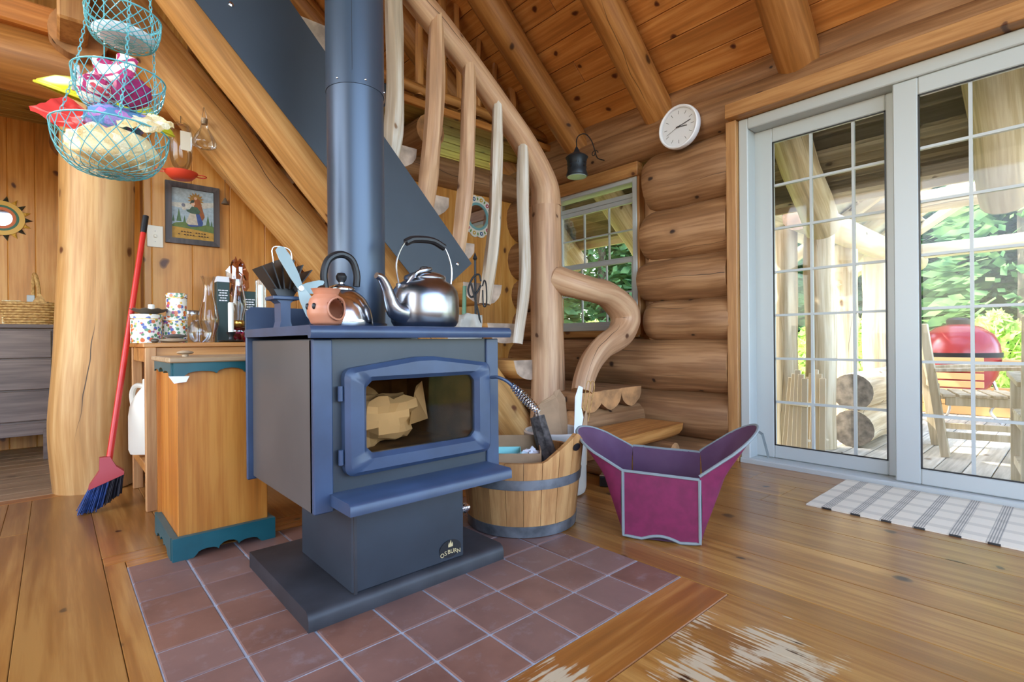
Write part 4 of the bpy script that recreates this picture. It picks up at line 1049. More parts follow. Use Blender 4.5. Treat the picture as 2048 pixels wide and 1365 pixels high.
def art(nm, poly, c):
    key = 'art_%d_%d_%d' % c
    if key not in M: M[key] = plain(key, c, .6, nz=.12, ns=60)
    lay[0] += 1; d = 3.4455-lay[0]*.00018
    MB().prism([pt(u, v) for u, v in poly], d, d+.0001, 'xz').build(nm, key, cv, smooth=0)
cv = MB().box(PX0, PX1, 3.4460, 3.454, PZ0, PZ1).build('canvas', 'paper', pf, smooth=0)
def ell(u, v, a, b, n=14): return [(u+a*math.cos(2*PI*i/n), v+b*math.sin(2*PI*i/n)) for i in range(n)]
art('painted_sky', [(0, .2), (1, .2), (1, 1), (0, 1)], (168, 184, 190))
art('painted_cloud', [(.0, .62), (.5, .60), (1, .7), (1, .8), (.4, .72), (0, .7)], (200, 196, 180))
art('painted_hill', [(0, .15), (1, .15), (1, .30), (.85, .33), (.6, .28), (.3, .34), (.1, .31), (0, .26)], (104, 124, 62))
art('painted_ground', [(0, 0), (1, 0), (1, .17), (.6, .20), (.3, .22), (0, .23)], (196, 148, 58))
for u, v, s_ in ((.17, .34, 1.0), (.30, .32, .6), (.86, .32, .8), (.95, .3, .5), (.04, .33, .5)):
    art('painted_tree', [(u-.06*s_, v), (u+.06*s_, v), (u+.03*s_, v+.13*s_), (u, v+.26*s_), (u-.03*s_, v+.13*s_)], (88, 116, 74))
art('painted_glow', [(.57+(.20 if i % 2 else .13)*math.cos(2*PI*i/28), .80+(.15 if i % 2 else .10)*math.sin(2*PI*i/28)) for i in range(28)], (168, 124, 52))
art('painted_hair', [(.52, .84), (.66, .82), (.72, .66), (.78, .48), (.72, .40), (.62, .55), (.5, .7)], (150, 84, 34))
art('painted_skirt', [(.50, .55), (.64, .55), (.74, .36), (.72, .29), (.45, .25), (.36, .28)], (60, 82, 140))
art('painted_apron', [(.44, .55), (.56, .55), (.62, .30), (.40, .29), (.33, .33)], (198, 186, 164))
art('painted_bodice', [(.42, .60), (.47, .66), (.60, .66), (.68, .58), (.64, .52), (.46, .52), (.36, .55), (.34, .58)], (70, 92, 70))
art('painted_face', ell(.50, .72, .045, .045), (222, 178, 144))
art('painted_bonnet', [(.44, .74), (.47, .79), (.54, .79), (.52, .74), (.46, .73), (.45, .69)], (52, 64, 52))
art('painted_baby_face', ell(.56, .83, .035, .03), (222, 178, 144))
art('painted_bird', ell(.29, .60, .05, .03), (206, 196, 176)); art('painted_bird_head', ell(.27, .67, .04, .035), (120, 120, 132))
for r_ in range(2):
    for q in range(11):
        if (q*7+r_*3) % 5 == 0: continue
        u = .14+.068*q; v = .135-.055*r_-.01*(q/11); art('script_stroke', [(u, v), (u+.045, v-.006), (u+.05, v+.012), (u+.02, v+.02), (u+.005, v+.012)], (70, 48, 26))
sw = thing('switch_plate', (.425, 3.45, 1.275), 'cream light switch plate on the board wall beside the broom', 'light switch')
MB().box(.388, .462, 3.446, 3.4545, 1.277, 1.397, .002).build('plate', 'offwhite', sw, smooth=0)
MB().box(.418, .432, 3.436, 3.446, 1.330, 1.345, .002).build('toggle', 'offwhite', sw, smooth=0)
for zz in (1.308, 1.366): MB().ball((.425, 3.446, zz), .0025, 8, 5).build('screw', 'wire', sw)
# hummingbird feeder and corked bottle hanging under the stringer
fe = thing('bird_feeder', (.515, 3.22, 1.60), 'hanging hummingbird feeder with clear bottle and coral red base', 'bird feeder')
fc = (.515, 3.22, 1.60)
MB().lathe([(.05, .02), (.074, .045), (.078, .055), (.055, .06), (.02, .06)], fc, 28).build('feeder_base', 'coral', fe, smooth=50)
MB().lathe([(.02, .065), (.04, .09), (.052, .13), (.053, .27), (.044, .30), (.03, .315), (.012, .32)], fc, 28, cap=False).build('bottle', 'jarglass', fe, smooth=60)
MB().prism([(fc[0]-.012, 1.76), (fc[0]+.035, 1.76), (fc[0]+.035, 1.86), (fc[0]-.012, 1.86)], 3.164, 3.165, 'xz').build('paper_label', 'offwhite', fe, smooth=0)
for s_ in (-1, 1):
    rgp = [(fc[0]+s_*.092+.026*math.cos(t), fc[1]+.026*math.sin(t), fc[2]+.05) for t in [2*PI*i/18 for i in range(18)]]
    MB().tube(rgp, .003, 6, closed=True).build('perch_ring', 'coral', fe)
MB().tube([(fc[0], fc[1], fc[2]+.32), (fc[0], fc[1], 2.02)], .0015, 5).build('hanging_wire', 'darkiron', fe)
bo = thing('corked_bottle', (.606, 3.12, 1.78), 'small hanging clear bottle with a cork stopper', 'bottle')
MB().lathe([(.04, 0), (.056, .008), (.058, .03), (.045, .06), (.022, .10), (.016, .12), (.017, .14)], (.606, 3.12, 1.78), 26, cap=False).build('bottle_glass', 'jarglass', bo, smooth=60)
MB().lathe([(.013, .125), (.016, .155), (0, .155)], (.606, 3.12, 1.78), 14).build('cork', 'stone', bo)
MB().tube(curve([(.59, 3.12, 1.915), (.60, 3.12, 1.97), (.606, 3.13, 2.0), (.612, 3.12, 1.97), (.622, 3.12, 1.915)], 4), .0012, 5).build('wire_loop', 'wire', bo)
be = thing('hanging_bell', (.742, 3.3, 1.54), 'tiny brass bell hanging on a cord beside the painting', 'bell')
MB().lathe([(.020, 0), (.018, .006), (.011, .02), (.006, .032), (.003, .036)], (.742, 3.3, 1.54), 16).build('bell_cup', 'pewter', be)
MB().tube([(.742, 3.3, 1.575), (.742, 3.3, 1.80)], .0012, 5).build('cord', 'darkiron', be)
sn = thing('wall_scoop', (.30, 3.235, .90), 'small metal scoop hanging on the side of the log post', 'scoop')
MB().tube([(.300, 3.245, .93), (.304, 3.25, .985)], [.005, .0025], 6).build('handle', 'pewter', sn)
MB().ball((.299, 3.225, .92), (.014, .011, .016), 12, 8).build('bowl', 'pewter', sn)

# ---------------------------------------------------------------- far room: dresser, basket, sun mirror
ds = thing('dresser', (-.45, 4.75, 0), 'low grey brown wooden dresser with wide drawers behind the log post', 'dresser')
MB().box(-1.1, .02, 4.46, 5.03, .845, .87, .003).build('dresser_top', 'greywood', ds, smooth=0)
MB().box(-1.09, .01, 4.49, 5.03, .19, .845, .002).build('carcass', 'greywood', ds, smooth=0)
for z0, z1 in ((.655, .83), (.455, .645), (.255, .445)):
    MB().box(-1.07, -.012, 4.472, 4.49, z0, z1, .003).build('drawer', 'greywood', ds, smooth=0)
MB().box(-1.09, .01, 4.475, 4.49, .16, .24, .003).build('bottom_rail', 'greywood', ds, smooth=0)
for xx in (-1.06, -.025):
    for yy in (4.50, 4.99): MB().box(xx-.03, xx+.03, yy-.03, yy+.03, 0, .2, .003).build('leg', 'greywood', ds, smooth=0)
wk = thing('wicker_basket', (-.115, 4.62, .87), 'straw coloured wicker basket with a hoop handle on the dresser', 'basket')
def oval(t, a, b): return (a*math.copysign(abs(math.cos(t))**.7, math.cos(t)), b*math.copysign(abs(math.sin(t))**.7, math.sin(t)))
for k in range(9):
    s_ = k/8; a_, b_2 = .118+.022*s_, .075+.018*s_; pts = []
    for i in range(48):
        t = 2*PI*i/48; x_, y_ = oval(t, a_+.003*math.sin(12*t+PI*k), b_2+.003*math.sin(12*t+PI*k)); pts.append((-.115+x_, 4.62+y_, .874+.0165*k))
    MB().tube(pts, .0085 if k < 8 else .011, 6, closed=True).build('weave_row', 'wicker', wk)
MB().box(-.225, -.005, 4.55, 4.69, .87, .876).build('basket_floor', 'wicker', wk, smooth=0)
MB().tube(curve([(-.07, 4.535, .99), (-.072, 4.55, 1.10), (-.085, 4.60, 1.19), (-.095, 4.64, 1.20), (-.10, 4.69, 1.11), (-.10, 4.71, .99)], 6), .011, 8).build('hoop_handle', 'wicker', wk)
MB().prism([(-.105, 1.01), (-.03, 1.01), (-.065, 1.075)], 4.52, 4.528, 'xz').build('handle_wrap', 'wicker', wk, smooth=0)
for c, d_, m_, lb in (((-.20, 4.60, .876), (.09, .03, .15), 'knitcream', 'yellow packet standing in the wicker basket'), ((-.11, 4.63, .876), (.04, .04, .19), 'white', 'white carton standing in the wicker basket'), ((-.045, 4.66, .876), (.05, .03, .15), 'greenbox', 'dark carton at the right end inside the wicker basket')):
    tag(MB().box(c[0]-d_[0]/2, c[0]+d_[0]/2, c[1]-d_[1]/2, c[1]+d_[1]/2, c[2], c[2]+d_[2], .003).build('packet', m_, smooth=0), lb, 'packet')
def yring(r0, r1, cx, cy, cz, d, name, mat, parent, n=36, lobes=0, amp=0):
    vs = []; 
    for dd in (0, d):
        for r_ in (r0, r1):
            for i in range(n):
                a = 2*PI*i/n; q = r_+(amp*abs(math.sin(lobes*a/2)) if lobes and r_ == r1 else 0); vs.append((cx+q*math.cos(a), cy-dd, cz+q*math.sin(a)))
    f = []
    for i in range(n):
        j = (i+1) % n; f += [(i, j, n+j, n+i), (2*n+i, 3*n+i, 3*n+j, 2*n+j), (n+i, n+j, 3*n+j, 3*n+i), (i, 2*n+i, 2*n+j, j)]
    return MB().add(vs, f).build(name, mat, parent, smooth=40)
for nm, c in (('sunorange', (214, 110, 50)), ('sunyellow', (226, 180, 80)), ('sungreen', (60, 110, 80)), ('sunblack', (40, 50, 48)), ('flowerwhite', (232, 228, 214)), ('ringteal', (120, 170, 172)), ('petblue', (40, 90, 140)), ('petgold', (214, 170, 50)), ('petred', (190, 60, 80)), ('leafgreen', (96, 140, 60))): M[nm] = plain(nm, c, .5)
sm = thing('sun_mirror', (-.266, 5.05, 1.63), 'round mirror in a painted sun shaped tin frame on the far wall', 'mirror')
mc = (-.266, 5.05, 1.63)
yring(.055, .075, *mc, .012, 'inner_band', 'sunorange', sm); yring(.075, .09, *mc, .011, 'green_band', 'sungreen', sm); yring(.09, .12, *mc, .010, 'yellow_band', 'sunyellow', sm)
MB(Matrix.Translation((mc[0], mc[1]-.004, mc[2])) @ Matrix.Rotation(R(90), 4, 'X')).lathe([(.056, 0), (.056, .003)], n=30).build('mirror_glass', 'mirror', sm)
for k in range(18):
    a = 2*PI*k/18; c0 = Vector((mc[0]+.118*math.cos(a), 0, mc[2]+.118*math.sin(a))); e = Vector((-math.sin(a), 0, math.cos(a))); o_ = Vector((math.cos(a), 0, math.sin(a)))
    p = [c0+e*.017, c0+o_*.042, c0-e*.017]; top = c0+o_*.016
    MB().add([(q.x, 5.05, q.z) for q in p]+[(top.x, 5.034, top.z)], [(0, 1, 3), (1, 2, 3), (2, 0, 3), (2, 1, 0)]).build('sun_ray', 'sunyellow' if k % 2 else 'sunblack', sm, smooth=0)
fm = thing('flower_mirror', (2.70, 3.45, 1.80), 'round mirror with a white scalloped flower painted frame beside the stairs', 'mirror')
mc = (2.70, 3.4535, 1.80)
yring(.10, .168, *mc, .010, 'flower_frame', 'flowerwhite', fm, 96, 12, .014); yring(.098, .118, *mc, .013, 'teal_ring', 'ringteal', fm)
MB(Matrix.Translation((mc[0], mc[1]-.004, mc[2])) @ Matrix.Rotation(R(90), 4, 'X')).lathe([(.10, 0), (.10, .003)], n=36).build('mirror_glass', 'mirror', fm)
for k in range(12):
    a = 2*PI*(k+.5)/12; mt = Matrix.Translation((mc[0]+.148*math.cos(a), mc[1]-.0105, mc[2]+.148*math.sin(a))) @ Matrix.Rotation(R(90), 4, 'X')
    MB(mt).lathe([(.017, 0), (.017, .0012)], n=14).build('painted_flower', ('petblue', 'petred', 'petgold')[k % 3], fm)
    MB(mt).lathe([(.007, .0012), (.007, .002)], n=10).build('flower_eye', 'flowerwhite', fm)
    a += PI/12; mt = Matrix.Translation((mc[0]+.150*math.cos(a), mc[1]-.0105, mc[2]+.150*math.sin(a))) @ Matrix.Rotation(-a, 4, 'Y') @ Matrix.Rotation(R(90), 4, 'X')
    MB(mt).lathe([(.014, 0), (.014, .001)], n=12, flat=.5).build('painted_leaf', 'leafgreen', fm)

# ---------------------------------------------------------------- hanging tiered basket near the camera
hb = thing('hanging_basket', (.118, 1.706, 1.17), 'three tier turquoise wire hanging basket on chains', 'hanging basket')
HC = (.118, 1.706)
tiers = []
for rim, rb, z1, z0, cx in ((.082, .058, 1.600, 1.530, 250), (.100, .048, 1.440, 1.345, 240), (.126, .048, 1.298, 1.185, 222)):
    tiers.append((rim, rb, z1, z0))
HB = Vector((HC[0], HC[1], 0)); 
for k, (rim, rb, z1, z0) in enumerate(tiers):
    lat = rt*((.034, .022, .0)[k]); cx, cy = HB.x+lat.x, HB.y+lat.y
    t = MB().tube([(cx+rim*math.cos(a), cy+rim*math.sin(a), z1) for a in [2*PI*i/40 for i in range(40)]], .0022, 6, closed=True).build('tier', 'net', hb)
    MB().tube([(cx+rb*math.cos(a), cy+rb*math.sin(a), z0) for a in [2*PI*i/28 for i in range(28)]], .0016, 5, closed=True).build('bottom_ring', 'net', t)
    net = MB(); nst = 22
    for s_ in (-1, 1):
        for q in range(nst):
            a0 = 2*PI*q/nst; pts = []
            for i in range(9):
                u = i/8; r_ = rim+(rb-rim)*u**1.7; z = z1+(z0-z1)*math.sin(u*PI/2)**.9; a = a0+s_*u*1.1; pts.append((cx+r_*math.cos(a), cy+r_*math.sin(a), z))
            net.tube(pts, .0011, 4, caps=False)
    for q in range(16):
        a = 2*PI*q/16; net.tube([(cx+rb*math.cos(a), cy+rb*math.sin(a), z0), (cx+rb*.5*math.cos(a+.3), cy+rb*.5*math.sin(a+.3), z0-.003), (cx, cy, z0-.004)], .0009, 4, caps=False)
    for r_ in (.35, .68): net.tube([(cx+rb*r_*math.cos(a), cy+rb*r_*math.sin(a), z0-.003) for a in [2*PI*i/20 for i in range(20)]], .0009, 4, closed=True)
    tag(net.build('wire_mesh', 'net', t), kind='stuff')
for k in range(3):
    an = YAW+PI+R(-75)+R(120)*k
    pts = []
    for j, (rim, rb, z1, z0) in enumerate(tiers):
        lat = rt*((.034, .022, .0)[j]); pts.append(Vector((HB.x+lat.x+rim*math.cos(an), HB.y+lat.y+rim*math.sin(an), z1)))
    pts = [Vector((HB.x+rt.x*.03+.03*math.cos(an), HB.y+rt.y*.03+.03*math.sin(an), 2.25))]+pts
    ch = MB()
    for p, q in zip(pts, pts[1:]):
        n = max(2, int((q-p).length/.011)); d = (q-p).normalized(); s1 = d.cross(Vector((1, .3, .2))).normalized(); s2 = d.cross(s1)
        for i in range(n):
            c = p.lerp(q, (i+.5)/n); e = s1 if i % 2 else s2
            ch.tube([c+d*.0075*math.cos(t)+e*.0035*math.sin(t) for t in [2*PI*j/8 for j in range(8)]], .0011, 4, closed=True)
    tag(ch.build('chain', 'net', hb), kind='stuff')
MB().tube([(HB.x+rt.x*.03, HB.y+rt.y*.03, 2.25), (HB.x+rt.x*.03, HB.y+rt.y*.03, 3.0)], .002, 6).build('hook_rod', 'net', hb)
def tier_c(k): lat = rt*((.034, .022, .0)[k]); return HB.x+lat.x, HB.y+lat.y
x_, y_ = tier_c(0)
pl = MB().lathe([(.0, .0), (.05, .0), (.066, .012), (.068, .016), (.05, .005), (0, .004)], (x_, y_, 1.535), 36).build('white_bowl', 'paper'); tag(pl, 'white dish lying in the top tier of the hanging basket', 'dish')
x_, y_ = tier_c(1)
def cloth(name, c, a, b, h, mat, seed, label, cat, tilt=(0, 0, 0), folds=5, amp=.02, th=.006):
    """a folded thick cloth: wavy sheet with thickness"""
    mt = Matrix.Translation(c) @ Matrix.Rotation(tilt[2], 4, 'Z') @ Matrix.Rotation(tilt[1], 4, 'Y') @ Matrix.Rotation(tilt[0], 4, 'X')
    mb = MB(mt); nu, nv = 22, 12
    def fn(u, v, s_):
        x = (u-.5)*a; y = (v-.5)*b; z = h*math.sin(u*PI*folds+seed)*.5*(.4+v*.6)+amp*noise.noise(Vector((u*4+seed, v*4, seed)))
        r_ = .1*noise.noise(Vector((u*2, v*2, seed+5))); return Vector((x*(1+r_), y*(1+r_), z+s_*th))
    w_ = nv+1; vs = [fn(i/nu, j/nv, s_) for s_ in (0, 1) for i in range(nu+1) for j in range(nv+1)]; N_ = (nu+1)*w_; f = []
    for i in range(nu):
        for j in range(nv): q = (i*w_+j, (i+1)*w_+j, (i+1)*w_+j+1, i*w_+j+1); f += [q[::-1], tuple(N_+t for t in q)]
    for i in range(nu): f += [(i*w_, (i+1)*w_, N_+(i+1)*w_, N_+i*w_), (i*w_+nv, N_+i*w_+nv, N_+(i+1)*w_+nv, (i+1)*w_+nv)]
    for j in range(nv): f += [(j, N_+j, N_+j+1, j+1), (nu*w_+j, nu*w_+j+1, N_+nu*w_+j+1, N_+nu*w_+j)]
    mb.add(vs, f); o = mb.build(name, mat, smooth=60); return tag(o, label, cat)
E3 = math.atan2(rt.y, rt.x)
p1 = Vector((x_, y_, 0))-rt*.012
cloth('knit_potholder', (p1.x, p1.y, 1.432), .10, .12, .02, 'knitpink', 2, 'pink and cream striped knit potholder standing in the middle tier', 'potholder', (R(78), 0, E3), 2.5, .012, .012)
p1 = Vector((x_, y_, 0))-rt*.042-fw*.022
tag(MB().ball((p1.x, p1.y, 1.395), (.042, .038, .040), 20, 12, .35, 2.4, 4).build('knit_bundle', 'knitpink', smooth=60), 'bunched cream and pink knit cloth at the left of the middle tier', 'cloth')
p1 = Vector((x_, y_, 0))+rt*.044-fw*.015
tag(MB().ball((p1.x, p1.y, 1.392), (.040, .042, .037), 20, 12, .3, 2.2, 9).build('magenta_bundle', 'magenta', smooth=60), 'bunched magenta cloth at the right of the middle tier', 'cloth')
x_, y_ = tier_c(2)
p1 = Vector((x_, y_, 0))
tag(MB().ball((p1.x, p1.y, 1.248), (.096, .094, .054), 28, 14, .28, 3.2, 6).build('cream_towel', 'knitcream', smooth=60), 'cream knitted towel filling the bottom tier', 'towel')
p2 = p1+rt*.092
cloth('cream_mitt', (p2.x, p2.y, 1.31), .08, .10, .02, 'knitcream', 7, 'cream knit flap hanging over the right rim of the bottom tier', 'cloth', (R(30), R(8), E3), 1, .01, .014)
p2 = p1-rt*.072-fw*.02
cloth('red_mitt', (p2.x, p2.y, 1.322), .165, .10, .02, 'redcloth', 3, 'bright red cloth oven mitt sticking out of the bottom tier on the left', 'oven mitt', (R(42), R(26), E3), 1.2, .012, .012)
p2 = p1+rt*.02-fw*.01
tag(MB().ball((p2.x, p2.y, 1.320), (.068, .05, .036), 24, 12, .4, 2.6, 12).build('knit_hat', 'knitblue', smooth=60), 'blue and purple knitted hat lying on top of the bottom tier', 'hat')
cp = thing('clothes_peg', (0, 0, 0), 'white clothes peg clipped on the middle tier rim', 'clothes peg')
q = Vector((tier_c(1)[0], tier_c(1)[1], 1.440))-rt*.096-fw*.02; cp.location = q
for s_ in (-1, 1): MB().tube([q+rt*(s_*.002)+Vector((0, 0, .022)), q+rt*(s_*.004), q+rt*(s_*.010)-Vector((0, 0, .042))], .0042, 6).build('peg_half', 'white', cp)
MB().tube([q-fw*.006, q+fw*.006], .004, 8).build('peg_spring', 'wire', cp)
# lime yellow saucer hanging behind the baskets
yd = thing('yellow_saucer', (.125, 2.06, 1.45), 'large translucent lime yellow plastic saucer hung behind the baskets', 'saucer')
mt = Matrix.Translation((.135, 2.05, 1.475)) @ Matrix.Rotation(E3, 4, 'Z') @ Matrix.Rotation(R(21), 4, 'Y') @ Matrix.Rotation(R(6), 4, 'X')
MB(mt).lathe([(q_*.84, z_*.9) for q_, z_ in ((.209, 0), (.205, .011), (.165, .043), (.105, .066), (.045, .075), (0, .077), (0, .073), (.045, .071), (.105, .062), (.165, .038), (.2, .007), (.209, 0))], n=48, cap=False).build('saucer_shell', 'yellow', yd, smooth=60)
MB(mt).tube([(.175*math.cos(a), .175*math.sin(a), 0) for a in [2*PI*i/48 for i in range(48)]], .0045, 8, closed=True).build('rim', 'yellow', yd)
MB().tube([(.125, 2.06, 1.57), (.125, 2.06, 2.6)], .002, 5).build('hanging_cord', 'net', yd)

def W(px, py, D):   # point D metres ahead and px metres to the side of where the photographer stood, at height py
    p = fw*D+rt*px; return Vector((p.x, p.y, py))
# ---------------------------------------------------------------- wooden tub with kindling
tu = thing('wooden_tub', (1.44, 1.56, 0), 'round wooden stave tub with metal hoops and a handle ear beside the stove', 'tub')
TC = Vector((1.44, 1.56, 0)); NSV = 22
EAR = math.atan2(rt.y*.82-fw.y*.57, rt.x*.82-fw.x*.57)
def rimh(a):
    d = min(abs((a-EAR+PI) % (2*PI)-PI), abs((a-EAR-PI+PI) % (2*PI)-PI)); return .285+.095*max(0, 1-(d/.62))**.9*(1 if d < .62 else 0)
def rad(z): return .218+.034*z/.29
for k in range(NSV):
    a0 = 2*PI*k/NSV+.004; a1 = 2*PI*(k+1)/NSV-.004; vs = []; m_ = 4
    for i in range(m_+1):
        a = a0+(a1-a0)*i/m_; h = rimh(a)
        for z, t in ((.004, 0), (h, 0), (h, 1), (.004, 1)):
            r_ = rad(z)-.018*t; vs.append((TC.x+r_*math.cos(a), TC.y+r_*math.sin(a), z))
    f = [(i*4+j, i*4+(j+1) % 4, (i+1)*4+(j+1) % 4, (i+1)*4+j) for i in range(m_) for j in range(4)] + [(0, 1, 2, 3), (m_*4+3, m_*4+2, m_*4+1, m_*4)]
    MB().add(vs, f).build('stave', 'stave', tu, smooth=30)
for z0, z1 in ((.004, .045), (.185, .222)):
    n = 56; vs = []
    for z, e in ((z0, .0005), (z0, .0035), (z1, .0035), (z1, .0005)):
        for i in range(n): a = 2*PI*i/n; r_ = rad(z)+e; vs.append((TC.x+r_*math.cos(a), TC.y+r_*math.sin(a), z))
    MB().add(vs, [(k*n+i, k*n+(i+1) % n, ((k+1) % 4)*n+(i+1) % n, ((k+1) % 4)*n+i) for k in range(4) for i in range(n)]).build('hoop', 'galv', tu, smooth=40)
MB().lathe([(0, .012), (.20, .012), (.20, .024), (0, .024)], TC, 32).build('tub_floor', 'stave', tu)
for s_ in (0, PI):
    a = EAR+s_; mt = Matrix.Translation((TC.x+(rad(.33)+.001)*math.cos(a), TC.y+(rad(.33)+.001)*math.sin(a), .325)) @ Matrix.Rotation(a, 4, 'Z') @ Matrix.Rotation(R(90), 4, 'Y')
    MB(mt).lathe([(.014, 0), (.014, .0015)], n=20, flat=2.0).build('hand_hole', 'black', tu)
# things in the tub
def basis(yaw): return Vector((math.cos(yaw), math.sin(yaw), 0)), Vector((-math.sin(yaw), math.cos(yaw), 0))
ct = thing('cardboard_box', (1.385, 1.50, .12), 'open brown cardboard box sitting in the wooden tub', 'box')
mt = Matrix.Translation((1.395, 1.545, .11)) @ Matrix.Rotation(E3, 4, 'Z')
for nm, q in (('box_front', (-.10, .10, -.095, -.090, 0, .188)), ('box_back', (-.10, .10, .085, .09, 0, .228)), ('box_side', (-.10, -.095, -.09, .085, 0, .20)), ('box_side', (.095, .10, -.09, .085, 0, .20)), ('box_floor', (-.095, .095, -.09, .085, 0, .006))):
    MB(mt).box(*q).build(nm, 'card', ct, smooth=0)
mb_ = thing('mint_basket', (1.37, 1.53, .12), 'mint green plastic berry basket inside the cardboard box', 'basket')
for nm, q in (('front_wall', (-.085, .022, -.08, -.077, .02, .182)), ('back_wall', (-.085, .022, .03, .033, .02, .19)), ('side_wall', (.019, .022, -.077, .03, .02, .19)), ('side_wall', (-.085, -.082, -.077, .03, .02, .19)), ('rim', (-.089, .026, -.084, -.076, .176, .186)), ('basket_floor', (-.082, .019, -.077, .03, .02, .024))):
    MB(mt).box(*q).build(nm, 'mint', mb_, smooth=0)
crumple('paper_wad', tuple(mt @ Vector((.058, -.035, .165))), (.034, .04, .03), 'paper', 21, 'crumpled white paper beside the mint basket', 'paper', .6)
lg_ = thing('firewood_branch', (1.47, 1.53, .05), 'rough grey bark covered branch leaning in the wooden tub', 'firewood')
pa = curve([W(.165, .06, 2.06), W(.158, .22, 2.09), W(.128, .33, 2.12), W(.105, .42, 2.14)], 6)
MB().tube(pa, lerps([.034, .036, .035, .031], len(pa)), 14, .22, 4).build('bark', 'bark', lg_)
for k in range(6): a = k*1.05; c = W(.105+.014*math.cos(a), .415, 2.14+.014*math.sin(a)); MB().tube([c, c+Vector((-.012*math.cos(a), .01, .02+.012*(k % 3)))], [.008, .001], 5).build('splinter', 'endpale', lg_)
# crock with cardboard scraps
ck = thing('stoneware_crock', (1.83, 1.73, 0), 'white glazed stoneware crock behind the wooden tub', 'crock')
MB().lathe([(.128, 0), (.140, .008), (.146, .03), (.148, .265), (.156, .275), (.158, .296), (.150, .303), (.140, .296), (.136, .03), (0, .02)], (1.83, 1.73, 0), 40).build('crock_wall', 'crock', ck, smooth=40)
def sheet(name, pts, mat, label, cat, th=.003):
    P = [Vector(p) for p in pts]; nrm = (P[1]-P[0]).cross(P[2]-P[0]).normalized()*th; n = len(P)
    o = MB().add(P+[p+nrm for p in P], [list(range(n)), list(range(2*n-1, n-1, -1))]+[(i, n+i, n+(i+1) % n, (i+1) % n) for i in range(n)]).build(name, mat, smooth=0); return tag(o, label, cat)
sheet('cardboard_sheet', [W(.10, .12, 2.50), W(.27, .12, 2.52), W(.272, .34, 2.55), W(.262, .45, 2.55), W(.235, .49, 2.55), W(.215, .46, 2.55), W(.125, .42, 2.52), W(.11, .30, 2.5)], 'card', 'large grey brown cardboard sheet standing in the crock', 'cardboard')
sheet('cardboard_flap', [W(.12, .415, 2.50), W(.215, .455, 2.53), W(.235, .495, 2.54), W(.205, .485, 2.53), W(.20, .47, 2.53), W(.14, .438, 2.50)], 'card', 'dark folded flap edge on top of the cardboard sheet', 'cardboard')
sheet('paper_sheet', [W(.285, .14, 2.46), W(.30, .14, 2.46), W(.345, .36, 2.50), W(.335, .41, 2.5), W(.345, .505, 2.51), W(.325, .515, 2.51), W(.305, .46, 2.5), W(.298, .33, 2.48)], 'paper', 'torn white paper strip standing in the crock', 'paper', .0015)
sheet('cardboard_strip', [W(.305, .12, 2.52), W(.365, .12, 2.54), W(.372, .36, 2.56), W(.365, .39, 2.56), W(.315, .20, 2.52)], 'card', 'narrow brown cardboard strip at the right of the crock', 'cardboard')
tw = MB()
tw_ = thing('twine_loop', W(.35, .12, 2.55), 'thin straw coloured twine loops sticking out of the crock', 'twine')
for dx in (0, .02): MB().tube(curve([W(.345+dx, .13, 2.56), W(.35+dx, .35, 2.57), W(.365+dx, .47, 2.57), W(.378+dx, .53, 2.57), W(.392+dx, .51, 2.57), W(.375+dx, .42, 2.57), W(.358+dx, .33, 2.57)], 5), .0022, 5).build('twine_strand', 'wicker', tw_)

# ---------------------------------------------------------------- burgundy log tote
to = thing('log_tote', (1.78, 1.16, 0), 'burgundy canvas log carrier with grey binding and flared sides on the floor', 'log carrier')
FL = Vector((1.575, 1.15, 0)); FR = Vector((1.70, .912, 0)); du = (FR-FL).normalized(); dn = Vector((-du.y, du.x, 0)); dn = dn if dn.dot(fw) > 0 else -dn
wt = (FR-FL).length; dp = .30
def tp_(u, v, z): return FL+du*(u*wt)+dn*(v*dp)+Vector((0, 0, z))
def shell(name, fn, nu, nv, parent, th=.004, mats=('maroon', 'maroonin')):
    """two sided cloth panel: outside and lining"""
    mb = MB(); P = [[Vector(fn(i/nu, j/nv)) for j in range(nv+1)] for i in range(nu+1)]; w_ = nv+1; vs = []; vs2 = []
    cen = tp_(.5, .5, .15)
    for i in range(nu+1):
        for j in range(nv+1):
            a = P[min(i+1, nu)][j]-P[max(i-1, 0)][j]; b = P[i][min(j+1, nv)]-P[i][max(j-1, 0)]; n_ = a.cross(b).normalized()
            if n_.dot(cen-P[i][j]) < 0: n_ = -n_
            vs.append(P[i][j]); vs2.append(P[i][j]+n_*th)
    q = [(i*w_+j, (i+1)*w_+j, (i+1)*w_+j+1, i*w_+j+1) for i in range(nu) for j in range(nv)]
    mb.add(vs, q); mb.cur = 1; mb.add(vs2, q); return mb.build(name, list(mats), parent, smooth=60, recalc=False)
H1 = .25
def sag(u): return .018*max(0, math.cos((u-.5)*2*PI))*(1 if abs(u-.5) < .25 else 0)
def front(u, v):
    bulge = .012*math.sin(PI*u)*math.sin(PI*v); z = v*(H1-.012*u)+(1-v)*(.004+sag(u)+.012*(1-math.sin(PI*u))*.6); e = .02*(1-v)
    return tp_(u*(1+.0)+0, -e*0-bulge, z)
shell('front_panel', front, 14, 8, to)
def back(u, v): return tp_(u, 1.0-.05*(1-v)+.01*math.sin(3*PI*u)*v, v*(.285-.01*u))
shell('back_panel', back, 10, 6, to)
MB().add([tp_(0, 0, .006), tp_(1, 0, .006), tp_(1, 1, .006), tp_(0, 1, .006)], [(0, 1, 2, 3)]).build('bottom_panel', 'maroonin', to, smooth=0, recalc=False)
